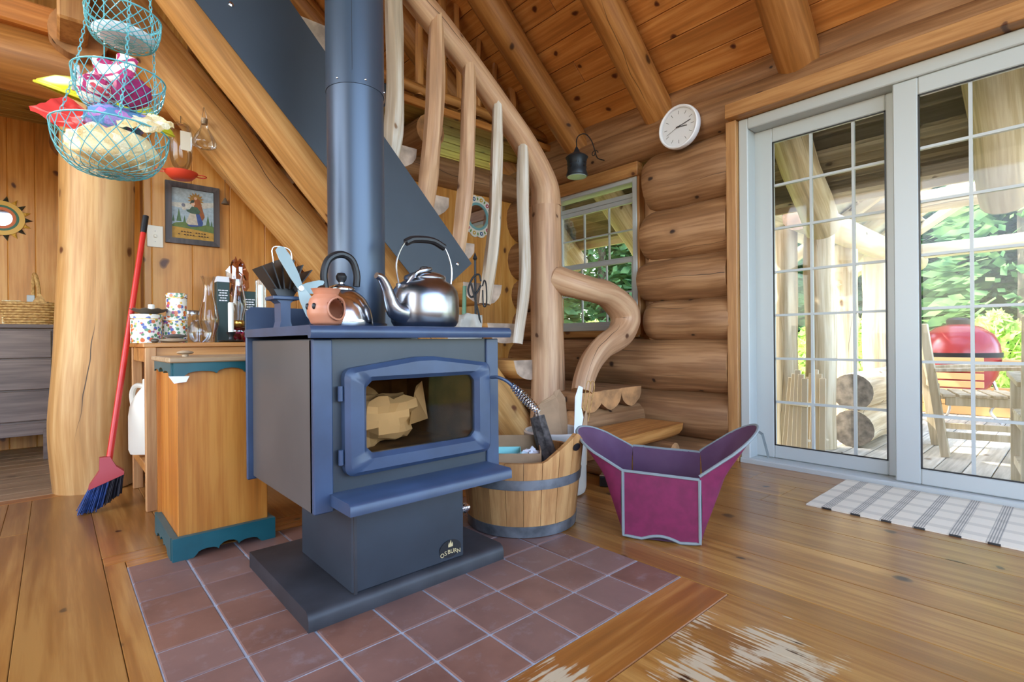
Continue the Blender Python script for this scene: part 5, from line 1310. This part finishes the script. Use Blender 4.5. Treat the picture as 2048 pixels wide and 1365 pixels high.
def wing(side):
    def fn(u, v):   # u: front to back, v: floor to tip
        base = tp_(0 if side < 0 else 1, u, .004); lowtop = tp_(0 if side < 0 else 1, u, H1+(.03 if side < 0 else .03)*u)
        s_ = math.sin(PI*min(1, max(0, u)))**.3
        out = du*side*(.20*s_); lift = (.11 if side < 0 else .15)*s_
        tip = lowtop+out+Vector((0, 0, lift))-dn*.02*s_
        t = v; p = base.lerp(lowtop, min(1, t*1.6)) if t < .625 else lowtop.lerp(tip, (t-.625)/.375)
        q = base.lerp(tip, t); return q*(.72)+p*.28+du*side*.008*math.sin(PI*t)
    return fn
for sd in (-1, 1):
    shell('side_panel', wing(sd), 16, 10, to)
    e = [wing(sd)(i/24, 1.0) for i in range(25)]; MB().tube(e, .0055, 6).build('binding', 'piping', to)
MB().tube([front(i/16, 1) for i in range(17)], .0055, 6).build('binding', 'piping', to)
MB().tube([back(i/12, 1) for i in range(13)], .005, 6).build('binding', 'piping', to)
MB().tube([front(0, 1-i/10) for i in range(11)]+[front(i/20, 0) for i in range(1, 21)]+[front(1, i/10) for i in range(1, 11)], .0058, 6).build('binding', 'piping', to)
for sd, uu in ((-1, .45), (1, .62)):
    p = wing(sd)(uu, .97); q = p+du*sd*.03+Vector((0, 0, -.02)); r_ = q+du*sd*.02+Vector((0, 0, -.085))
    mb = MB(); sdv = (rt*.6+fw*.8)*.02; mb.add([p-sdv, p+sdv, q-sdv, q+sdv, r_-sdv, r_+sdv], [(0, 1, 3, 2), (2, 3, 5, 4), (2, 3, 1, 0), (4, 5, 3, 2)]); mb.build('carry_strap', 'piping', to, smooth=0, recalc=False)
for k, (u, v) in enumerate(((.42, .35), (.55, .42), (.62, .3))):
    c = tp_(u, v, .02+.012*k); tag(MB().tube([c-du*.06, c+du*.06+dn*.02], [.014, .011], 9, .2, k).build('kindling_stick', 'endpale'), ('pale stick of kindling lying nearest the front inside the carrier', 'middle pale stick of kindling inside the carrier', 'topmost pale stick of kindling inside the carrier')[k], 'firewood')
# small black and silver block on the floor behind the tote
bx = thing('metal_block', (2.08, 1.60, 0), 'small black block with a silver top lying on the floor by the step', 'block')
mt = Matrix.Translation((2.10, 1.63, 0)) @ Matrix.Rotation(R(28), 4, 'Z')
MB(mt).box(-.055, .055, -.03, .03, 0, .05, .004).build('block_body', 'black', bx, smooth=0); MB(mt).box(-.055, .055, -.03, .03, .05, .058, .003).build('block_top', 'wire', bx, smooth=0)

# ---------------------------------------------------------------- rug
rg_ = thing('woven_rug', (2.77, .1, 0), 'cream and grey plaid woven rug in front of the sliding door', 'rug')
mb = MB(); nu, nv = 12, 60; X0, X1, Y0, Y1 = 2.468, 3.055, -.75, .825
vs = []; 
for i in range(nu+1):
    for j in range(nv+1):
        x = X0+(X1-X0)*i/nu; y = Y0+(Y1-Y0)*j/nv; vs.append((x+.004*noise.noise(Vector((y*9, i == 0, 0))), y, .006+.002*noise.noise(Vector((x*8, y*8, 1)))))
w_ = nv+1; f = [(i*w_+j, (i+1)*w_+j, (i+1)*w_+j+1, i*w_+j+1) for i in range(nu) for j in range(nv)]
lo_ = [(v[0], v[1], .0005) for v in vs]; mb.add(vs+lo_, f+[tuple(len(vs)+k for k in q[::-1]) for q in f]+[(j, j+1, len(vs)+j+1, len(vs)+j) for j in range(nv)]+[(i*w_+nv, (i+1)*w_+nv, len(vs)+(i+1)*w_+nv, len(vs)+i*w_+nv) for i in range(nu)])
mb.build('woven_cloth', 'plaid', rg_, smooth=60)
for k in range(14):
    yy = .76-.105*k; MB().box(X0-.002, X0+.002, yy-.034, yy, .001, .0075).build('dark_edge_thread', 'black', rg_, smooth=0)

# ---------------------------------------------------------------- clock
M['porcelain'] = plain('white_clock_plastic', (236, 238, 240), .35)
cl = thing('wall_clock', (3.0, 1.735, 1.97), 'round white wall clock with thin dark hands on the log wall', 'clock')
CM = Matrix.Translation((3.055, 1.737, 2.106)) @ Matrix.Rotation(R(-90), 4, 'Z') @ Matrix.Rotation(R(90), 4, 'X')   # local x = right on the dial, y = up, z = out of the dial
CM = Matrix(((0, 0, -1, 3.055), (-1, 0, 0, 1.737), (0, 1, 0, 2.106), (0, 0, 0, 1)))
MB(CM).lathe([(.10, 0), (.126, .004), (.138, .02), (.140, .045), (.137, .058), (.130, .062), (.122, .058), (.119, .046)], n=56, cap=False).build('case', 'porcelain', cl, smooth=40)
M['dialwhite'] = plain('white_dial', (240, 242, 244), .4)
MB(CM).lathe([(.122, .040), (.122, .044)], n=48).build('dial', 'dialwhite', cl)
for k in range(12):
    a = R(90-30*k); mt = CM @ Matrix.Translation((.094*math.cos(a), .094*math.sin(a), .0445)) @ Matrix.Rotation(a, 4, 'Z')
    MB(mt).box(-.011, .011, -.0011, .0011, 0, .0008).build('hour_tick', 'black', cl, smooth=0)
M['handgrey'] = plain('grey_hand', (72, 72, 74), .4)
for nm, an, L_, w_, z in (('hour_hand', 90-30*3.2, .060, .0026, .048), ('minute_hand', 90-6*12.5, .088, .0022, .050), ('second_hand', 90-6*41, .090, .0009, .052)):
    MB(CM @ Matrix.Rotation(R(an), 4, 'Z')).box(-.018, L_, -w_, w_, z, z+.001).build(nm, 'handgrey', cl, smooth=0)
MB(CM).lathe([(.005, .047), (.005, .054), (0, .055)], n=12).build('hub', 'handgrey', cl)
MB(CM).lathe([(.122, .056), (.122, .0565)], n=40).build('cover_glass', 'glass', cl)

# ---------------------------------------------------------------- hanging lantern
ln = thing('tin_lantern', (2.86, 2.44, 1.95), 'dark pierced tin lantern hanging from a scrolled iron bracket', 'lantern')
c = (2.86, 2.47, 1.935)
MB().lathe([(.074, 0), (.079, .008), (.069, .042), (.067, .085), (.074, .125), (.083, .138), (.068, .152), (.024, .176), (.015, .20), (.004, .22)], c, 24).build('lantern_body', 'lantern', ln, smooth=50)
M['candleglass'] = plain('frosted_glass', (170, 186, 190), .3); MB().lathe([(.07, -.004), (.07, .002)], c, 24).build('bottom_disc', 'candleglass', ln)
for k in range(8):
    a0 = 2*PI*k/8
    for q in range(5):
        a = a0+.13*math.cos(q*1.257+.3); z = .085+.024*math.sin(q*1.257+.3)
        mt = Matrix.Translation((c[0]+.0685*math.cos(a), c[1]+.0685*math.sin(a), c[2]+z)) @ Matrix.Rotation(a, 4, 'Z') @ Matrix.Rotation(R(90), 4, 'Y')
        MB(mt).lathe([(.0075, -.001), (.0075, .0015)], n=8, flat=.7).build('pierced_hole', 'black', ln)
br_ = curve([(c[0], c[1], c[2]+.22), (c[0], c[1], c[2]+.27), (c[0]+.01, c[1]-.02, c[2]+.30), (c[0]+.03, c[1]-.06, c[2]+.30), (c[0]+.05, c[1]-.095, c[2]+.25), (c[0]+.07, c[1]-.11, c[2]+.18), (c[0]+.10, c[1]-.11, c[2]+.13), (c[0]+.18, c[1]-.11, c[2]+.13)], 5)
MB().tube(br_, .004, 6).build('bracket', 'darkiron', ln)
sc_ = [(c[0]+.065+.0*t, c[1]-.11-.035*(1-t)*math.cos(t*7), c[2]+.15+.03*(1-t)*math.sin(t*7)) for t in [i/20 for i in range(21)]]
MB().tube(sc_, .003, 6).build('scroll', 'darkiron', ln)

# ---------------------------------------------------------------- fireplace tools behind the stove
ft = thing('fire_tools', W(-.185, 0, 2.62), 'black wrought iron fireplace tool stand behind the stove', 'fire tools')
def FW(dx, z, dd=0): return W(-.185+dx, z, 2.62+dd)
MB().tube([FW(0, .015), FW(0, 1.15)], .006, 8).build('stand_rod', 'darkiron', ft)
MB().tube([FW(0, 1.15), FW(0, 1.16), FW(0, 1.19)], [.006, .012, .001], 8).build('finial', 'darkiron', ft)
MB().lathe([(.09, 0), (.09, .012), (.02, .018)], FW(0, 0), 24).build('stand_base', 'darkiron', ft)
MB().tube(curve([FW(.03, 1.04, -.02), FW(.02, 1.075, -.02), FW(-.01, 1.06, -.02), FW(-.035, 1.0, -.02), FW(-.02, .96, -.02), FW(.01, .985, -.02), FW(.03, 1.02, -.02)], 5), .005, 6).build('top_hook', 'darkiron', ft)
MB().tube(curve([FW(-.02, 1.03, -.03), FW(.0, .95, -.03), FW(.03, .80, -.03), FW(.055, .50, -.03), FW(.06, .12, -.03)], 6), .0055, 6).build('poker', 'darkiron', ft)
MB().tube(curve([FW(.035, 1.02, .02), FW(.045, 1.05, .02), FW(.055, 1.02, .02), FW(.055, .93, .02), FW(.04, .92, .02), FW(.036, 1.0, .02)], 5), .004, 6).build('tong_loop', 'darkiron', ft)
MB().tube([FW(-.055, 1.02), FW(-.06, .84), FW(-.062, .74)], [.010, .012, .011], 8).build('brush_handle', 'greenhandle', ft)
gl = cloth('leather_glove', tuple(FW(-.05, .765, -.06)), .17, .22, .03, 'greycloth', 4, 'grey suede fireplace glove draped over the tool stand behind the kettle', 'glove', (R(70), 0, E3), 2, .05, .012)

# ---------------------------------------------------------------- things up in the loft
lt = thing('loft_cabinet', (2.2, 4.6, 2.375), 'dark cabinet standing in the loft behind the railing', 'cabinet')
MB().box(1.55, 2.15, 4.45, 4.85, 2.375, 3.0, .006).build('cabinet_case', 'black', lt, smooth=0)
MB().box(1.58, 1.84, 4.435, 4.45, 2.42, 2.96, .004).build('cabinet_door', 'black', lt, smooth=0); MB().box(1.86, 2.12, 4.435, 4.45, 2.42, 2.96, .004).build('cabinet_door', 'black', lt, smooth=0)
M['loftgrey'] = plain('slate_blue_plastic', (84, 92, 104), .4)
lb_ = thing('storage_trunk', (1.75, 3.8, 2.375), 'grey storage trunk standing in the loft at the top of the stairs', 'trunk')
MB().box(1.56, 2.02, 3.6, 4.0, 2.375, 2.74, .01).build('trunk_body', 'loftgrey', lb_, smooth=0); MB().box(1.55, 2.03, 3.59, 4.01, 2.74, 2.79, .01).build('trunk_lid', 'loftgrey', lb_, smooth=0)
MB().tube(curve([(1.80, 3.59, 2.58), (1.80, 3.565, 2.60), (1.80, 3.565, 2.66), (1.80, 3.59, 2.68)], 4), .006, 6).build('latch', 'wire', lb_)

# ---------------------------------------------------------------- outdoors: ground, deck, porch
DKZ = -.12
gr = MB().add([(3.4, -30, -.55), (60, -30, -.9), (60, 45, -.4), (3.4, 45, -.4), (-20, 45, -.4), (-20, 5.5, -.4), (3.4, 5.5, -.4)], [(0, 1, 2, 3), (3, 4, 5, 6)]).build('ground', 'earth', smooth=0); tag(gr, 'mossy sunlit ground beyond the deck', kind='structure')
dk_ = thing('deck_floor', (5.4, -.5, DKZ), 'weathered pale deck boards outside the sliding door', kind='structure')
y = -3.2
while y < 1.55:
    for a, b in ((3.34, 5.4), (5.4, 8.2)): piece('deck_board', dk_, (b-a-.004, .132, .03), ((a+b)/2, y+.068, DKZ-.015), 'weather_x', .003)
    y += .138
for k in range(5): MB().box(3.34+1.15*k, 3.40+1.15*k, -3.2, 1.5, DKZ-.2, DKZ-.032).build('deck_joist', 'weather_log', dk_, smooth=0)
sf = thing('porch_soffit', (3.7, 1, 2), 'weathered plank eave with log rafter tails outside the windows', kind='structure')
x = 3.34
while x < 4.02:
    xc = x+dx/2
    piece('soffit_plank', sf, (step-.003, 8.6, .03), (xc, 1.7, roofz(xc)-.015), 'weather_y', .004, rot=(0, AN, 0)); x += dx
for yy, s in ((2.72, 1), (1.9, 2), (1.25, 3), (.30, 4), (-.6, 5), (3.55, 6)):
    a = Vector((3.30, yy, roofz(3.30)-.14)); b = Vector((4.12, yy, roofz(4.12)-.14)); logpart('rafter_tail', a, b, .115, ['weather_log', 'endpale'], sf, 14, 8, .05, s*5+1)
MB().box(4.03, 4.06, -2.6, 6.0, roofz(4.05)-.06, roofz(4.05)+.06).build('fascia_board', 'weather_log', sf, smooth=0)
# porch gable roof carried on log posts
pg = thing('porch_roof', (6, -.2, 2), 'gabled porch roof of pale rafters and planks over the deck', kind='structure')
RY, RZ, EY, EZ = -.55, 3.3, 1.95, 1.62
def gz(y_): return RZ-(abs(y_-RY))*(RZ-EZ)/(EY-RY)
ga = math.atan2(RZ-EZ, EY-RY); gl_ = math.hypot(RZ-EZ, EY-RY); nb = 15
for sd in (1, -1):
    for k in range(nb):
        t = (k+.5)/nb; yy = RY+sd*(EY-RY)*t; zz = RZ+(EZ-RZ)*t
        if sd < 0 or k < 11: continue
        piece('roof_plank', pg, (3.9, gl_/nb-.004, .025), (6.1, yy, zz+.10), 'weather_x', .004, rot=(-sd*ga, 0, 0))
    for k in range(6):
        xx = 4.35+.7*k; logpart('porch_rafter', (xx, RY+sd*.03, RZ), (xx, RY+sd*(EY-RY+.15), EZ-.1), .06, ['weather_log', 'endpale'], pg, 10, 6, .05, k+sd*3)
logpart('porch_beam', (4.15, 1.42, 1.66), (8.2, 1.42, 1.70), .115, ['weather_log', 'endpale'], pg, 16, 20, .06, 3)
logpart('porch_beam', (4.15, -2.5, 1.66), (8.2, -2.5, 1.70), .115, ['weather_log', 'endpale'], pg, 16, 20, .06, 4)
logpart('tie_beam', (6.0, 2.0, 1.99), (6.0, -2.9, 1.99), .10, ['weather_log', 'endpale'], pg, 16, 20, .06, 5)
logpart('tie_beam', (8.0, 2.0, 1.80), (8.0, -2.9, 1.80), .09, ['weather_log', 'endpale'], pg, 16, 20, .06, 6)
for k, (xx, yy, r_, lb) in enumerate(((4.38, 1.60, .085, 'leftmost porch post, beside the folded chairs'), (4.48, 1.385, .105, 'thick porch post at the near end of the stacked rail logs'), (5.55, 1.50, .10, 'second porch post, behind the stacked rail logs'), (6.55, 1.50, .112, 'thickest porch post, behind the far end of the rail logs'), (7.2, 1.50, .08, 'far porch post with a wire rack and a chain'), (8.0, .30, .09, 'slim post at the far edge of the deck behind the table'), (8.0, -1.6, .09, 'far deck post to the right of the table'))):
    t = thing('porch_post', (xx, yy, DKZ), lb, 'post', 'log posts of the porch')
    top = 1.60 if k < 5 else 1.76
    logpart('post_log', (xx, yy, DKZ-(.3 if k == 0 else 0)), (xx, yy, top), r_, ['weather_log', 'endpale'], t, 16, 14, .07, k+40)
M['logend'] = plain('grey_log_end', (150, 138, 122), .9, nz=.3, ns=20)
for k, (zz, lb) in enumerate(((.025, 'lower pale rail log lying along the deck edge'), (.312, 'upper pale rail log stacked on the lower one'))):
    t = thing('rail_log', (5.3, 1.24, DKZ), lb, 'log', 'rail logs at the deck edge')
    logpart('log_trunk', (4.66, 1.22, zz), (6.30, 1.24, zz+.01), .145, ['weather_log', 'logend'], t, 20, 12, .05, k+60)
# wire rack and chain
wr_ = thing('wire_rack', (7.2, 1.32, .9), 'black wire rack hung on the far porch post', 'rack')
for k in range(6): MB().tube(curve([(7.11, 1.34+.036*k, .90), (7.105, 1.34+.036*k, 1.10), (7.11, 1.34+.036*k, 1.26-.01*abs(k-2.5))], 3), .003, 5).build('rack_wire', 'darkiron', wr_)
MB().tube(curve([(7.1, 1.34, .91), (7.1, 1.43, .88), (7.1, 1.52, .91)], 4), .004, 5).build('rack_rail', 'darkiron', wr_); MB().tube(curve([(7.1, 1.34, 1.24), (7.1, 1.43, 1.29), (7.1, 1.52, 1.24)], 4), .004, 5).build('rack_rail', 'darkiron', wr_)
chn = MB(); P_ = curve([(7.12, 1.45, .72), (7.0, 1.42, .58), (6.80, 1.40, .53), (6.66, 1.43, .55)], 14)
for i, (p, q) in enumerate(zip(P_, P_[1:])):
    d = (q-p).normalized(); s1 = d.cross(Vector((0, 0, 1))).normalized() if i % 2 else Vector((0, 0, 1)); c_ = (p+q)/2
    chn.tube([c_+d*.014*math.cos(t)+s1*.008*math.sin(t) for t in [2*PI*j/8 for j in range(8)]], .0028, 4, closed=True)
o = chn.build('hanging_chain', 'darkiron'); tag(o, 'dark chain hanging from the far porch post', 'chain', kind='stuff')

# ---------------------------------------------------------------- patio furniture
def slat(nm, p, q, w_, th, mat, parent, up_=Vector((0, 0, 1))):
    """rectangular bar from p to q"""
    p = Vector(p); q = Vector(q); d = (q-p).normalized(); s_ = d.cross(up_)
    if s_.length < 1e-4: s_ = d.cross(Vector((1, 0, 0)))
    s_.normalize(); n_ = s_.cross(d); L_ = (q-p).length
    mt = Matrix((( *d, 0), (*s_, 0), (*n_, 0), (0, 0, 0, 1))).transposed(); mt = Matrix.Translation((p+q)/2) @ mt
    return MB(mt).box(-L_/2, L_/2, -w_/2, w_/2, -th/2, th/2, .003).build(nm, mat, parent, smooth=0)
def chair(c, yaw, label):
    """slatted wooden armchair, faces +x of its own frame"""
    t = thing('patio_chair', c, label, 'chair', 'slatted wooden patio chairs'); m_ = Matrix.Translation(c) @ Matrix.Rotation(yaw, 4, 'Z')
    T_ = lambda x, y, z: m_ @ Vector((x, y, z))
    for s_ in (-1, 1):
        slat('leg', T_(.24, s_*.25, 0), T_(.24, s_*.25, .62), .05, .05, 'teak', t, Vector((1, 0, 0)))
        slat('leg', T_(-.24, s_*.25, 0), T_(-.36, s_*.25, .95), .05, .05, 'teak', t, Vector((1, 0, 0)))
        slat('armrest', T_(-.30, s_*.26, .62), T_(.27, s_*.26, .645), .06, .025, 'teak', t)
        slat('seat_rail', T_(-.24, s_*.25, .40), T_(.24, s_*.25, .40), .03, .06, 'teak', t)
        slat('stretcher', T_(-.24, s_*.25, .16), T_(.24, s_*.25, .16), .03, .045, 'teak', t)
    for k in range(6): slat('seat_slat', T_(-.22+.09*k, -.27, .44), T_(-.22+.09*k, .27, .44), .072, .02, 'teak', t)
    slat('top_rail', T_(-.355, -.25, .91), T_(-.355, .25, .91), .09, .03, 'teak', t, T_(0, 0, 0)-T_(1, 0, 0)); slat('lower_rail', T_(-.285, -.25, .50), T_(-.285, .25, .50), .05, .03, 'teak', t, T_(0, 0, 0)-T_(1, 0, 0))
    for k in range(9): yy = -.2+.05*k; slat('back_slat', T_(-.29, yy, .50), T_(-.352, yy, .88), .03, .014, 'teak', t, T_(0, 0, 0)-T_(1, 0, 0))
    return t
chair((5.04, .50, DKZ), R(-75), 'slatted wooden patio armchair left of the deck table')
chair((3.86, -.02, DKZ), R(8), 'slatted wooden patio armchair in front of the deck table, cut by the door edge')
pt_ = thing('patio_table', (4.66, -.43, DKZ), 'slatted wooden deck table behind the patio chairs', 'table')
for k in range(9): piece('table_slat', pt_, (.095, 1.3, .025), (4.30+.1*k, -.43, DKZ+.73), 'teak', .003)
for xx in (4.34, 5.04):
    for yy in (.15, -1.01): MB().box(xx-.04, xx+.04, yy-.04, yy+.04, DKZ, DKZ+.715, .004).build('leg', 'teak', pt_, smooth=0)
for yy in (.15, -1.01): MB().box(4.38, 5.00, yy-.015, yy+.015, DKZ+.62, DKZ+.715, .003).build('apron', 'teak', pt_, smooth=0)
for xx in (4.34, 5.04): MB().box(xx-.015, xx+.015, -.97, .11, DKZ+.62, DKZ+.715, .003).build('apron', 'teak', pt_, smooth=0)
# folded chairs leaning outside
for k, (xx, yy, lb) in enumerate(((3.98, 1.42, 'folded wooden chair leaning closest to the door frame'), (4.10, 1.34, 'folded wooden chair leaning against the first folded chair'))):
    t = thing('folded_chair', (xx, yy, DKZ), lb, 'chair', 'folded chairs outside the door')
    for q in range(5):
        slat('chair_slat', (xx+.02*q, yy+.04*q-.08, DKZ), (xx+.12+.02*q, yy+.03*q-.05, .50-.03*abs(q-2)), .042, .018, 'weather_log', t, Vector((1, 0, 0)))
    for zz in (.0, .25): slat('cross_bar', (xx+.05, yy-.10, zz), (xx+.13, yy+.10, zz), .03, .016, 'weather_log', t)
# ceramic grill
kg = thing('ceramic_grill', (6.85, .86, DKZ), 'red egg shaped ceramic barbecue grill on a wire stand on the deck', 'grill')
gc = (6.85, .86, DKZ)
MB().lathe([(.16, .30), (.24, .36), (.30, .48), (.325, .62), (.325, .66)], gc, 36).build('lower_bowl', 'redgrill', kg, smooth=50)
MB().lathe([(.335, .655), (.335, .70)], gc, 36).build('band', 'darkiron', kg)
MB().lathe([(.325, .70), (.315, .78), (.27, .88), (.18, .955), (.09, .985), (.085, .985)], gc, 36).build('dome_lid', 'redgrill', kg, smooth=50)
MB().lathe([(.09, .98), (.095, 1.0), (.095, 1.03), (.07, 1.05), (0, 1.055)], gc, 20).build('vent_cap', 'darkiron', kg)
for an in (25, 145, 265):
    a = R(an); MB().tube(curve([(gc[0]+.26*math.cos(a), gc[1]+.26*math.sin(a), DKZ+.42), (gc[0]+.30*math.cos(a), gc[1]+.30*math.sin(a), DKZ+.25), (gc[0]+.24*math.cos(a), gc[1]+.24*math.sin(a), DKZ+.12), (gc[0]+.32*math.cos(a), gc[1]+.32*math.sin(a), DKZ+.01)], 5), .013, 8).build('stand_leg', 'wire', kg)
for s_ in (-1, 1):
    for k in range(4): piece('shelf_slat', kg, (.07, .34, .02), (gc[0]-.10+.08*k, gc[1]+s_*.5, DKZ+.62), 'cedar', .003)
for k in range(5): MB().box(gc[0]-.40, gc[0]-.38, .63, 1.09, DKZ+.30+.075*k, DKZ+.36+.075*k, .003).build('side_board', 'cedar', kg, smooth=0)
pb = thing('planter_box', (7.5, .5, DKZ), 'long cedar planter box along the far deck edge', 'planter')
for k in range(3): piece('planter_board', pb, (.03, 3.0, .10), (7.45, -.1, DKZ+.055+.105*k), 'cedar', .003)
MB().box(7.465, 7.72, -1.6, 1.4, DKZ, DKZ+.30).build('soil', 'earth', pb, smooth=0)

# ---------------------------------------------------------------- trees and shrubs
def tree(c, h, r_, leaf, label, cat, seed, n, conifer=True, trunk=True, group=None, ls=.16, z0=.12):
    q = random.Random(seed); t = thing('conifer_tree' if conifer and trunk else ('leafy_shrub' if not trunk else 'leafy_tree'), c, label, cat, group)
    if trunk: MB().tube(seg(c, (c[0]+q.uniform(-.2, .2), c[1]+q.uniform(-.2, .2), c[2]+h*.95), 6, (0, 0, 0), .05, seed), lerps([h*.016+.05, .02], 7), 9, .1, seed).build('trunk', 'trunk', t)
    mb = MB()
    for k in range(n):
        v = q.random(); an = q.uniform(0, 2*PI)
        if conifer: z = h*(z0+(1-z0)*v); rr = r_*(1-v)**.8*(.35+.65*q.random()**.5)+.08
        else: z = h*(.08+.9*v); rr = r_*math.sin(PI*min(.98, .12+.86*v))*q.random()**.45
        p = Vector((c[0]+rr*math.cos(an), c[1]+rr*math.sin(an), c[2]+z)); s_ = ls*q.uniform(.6, 1.4)
        d = Vector((math.cos(an), math.sin(an), q.uniform(-.5, .2))) if conifer else Vector((q.uniform(-1, 1), q.uniform(-1, 1), q.uniform(-1, 1)))
        d.normalize(); e = d.cross(Vector((q.uniform(-1, 1), q.uniform(-1, 1), q.uniform(-1, 1)))).normalized()
        mb.add([p-d*s_, p+e*s_*.42, p+d*s_, p-e*s_*.42], [(0, 1, 2, 3)])
    tag(mb.build('foliage', leaf, t, smooth=0, recalc=False), kind='stuff'); return t
q = random.Random(5); k = 0
rows = [(11.5, 16, 'near'), (15, 18, 'far')]
spots = []
for D_, n_, w_ in rows:
    for i in range(n_):
        an = R(-14+74*i/(n_-1)) ; spots.append((D_*math.cos(an)*q.uniform(.9, 1.1)+2, D_*math.sin(an)*q.uniform(.9, 1.1)+.5, w_))
for i, (x_, y_, w_) in enumerate(spots):
    if x_ < 4.5 and y_ < 6: continue
    kk = i % 3; lb = {'near': 'conifer in the nearer row of trees beyond the deck', 'far': 'tall conifer in the back row of the forest'}[w_]
    tree((x_, y_, -.7), q.uniform(7, 9.5) if w_ == 'near' else q.uniform(10, 13), q.uniform(1.5, 2.1), 'leaf1' if kk != 1 else 'leaf3', lb, 'tree', 100+i, 3600, group='conifers in the '+w_+' row of the forest', ls=.17, z0=.02)
shr = [(5.6, 2.7), (6.6, 2.9), (7.4, 2.5), (8.6, 2.6), (9.4, 1.7), (9.6, .8), (9.8, -.1), (9.9, -1.0), (8.4, 3.6), (10.6, 2.6), (7.0, 4.4), (5.2, 4.2), (4.7, 6.0), (6.3, 6.2), (10.8, .2), (8.0, 2.05), (9.1, 2.35), (10.2, 2.75), (9.3, 3.1)]
for i, (x_, y_) in enumerate(shr):
    tree((x_, y_, -.6), q.uniform(1.0, 1.9), q.uniform(.55, .8), 'leaf2', 'bright sunlit leafy shrub in the undergrowth beyond the deck', 'shrub', 300+i, 1500, conifer=False, trunk=False, group='sunlit shrubs beyond the deck', ls=.075)
gm = MB(); q = random.Random(9)
for i in range(5000):
    x_ = q.uniform(3.6, 9.5); y_ = q.uniform(1.65, 4.5); a = q.uniform(0, PI); h_ = q.uniform(.06, .2)
    z_ = -.41; gm.add([(x_, y_, z_), (x_+.02*math.cos(a), y_+.02*math.sin(a), z_), (x_+.04*math.cos(a+1), y_+.04*math.sin(a+1), z_+h_)], [(0, 1, 2)])
tag(gm.build('grass_tufts', 'grass', smooth=0, recalc=False), 'bright green grass beside the deck', 'grass', kind='stuff')
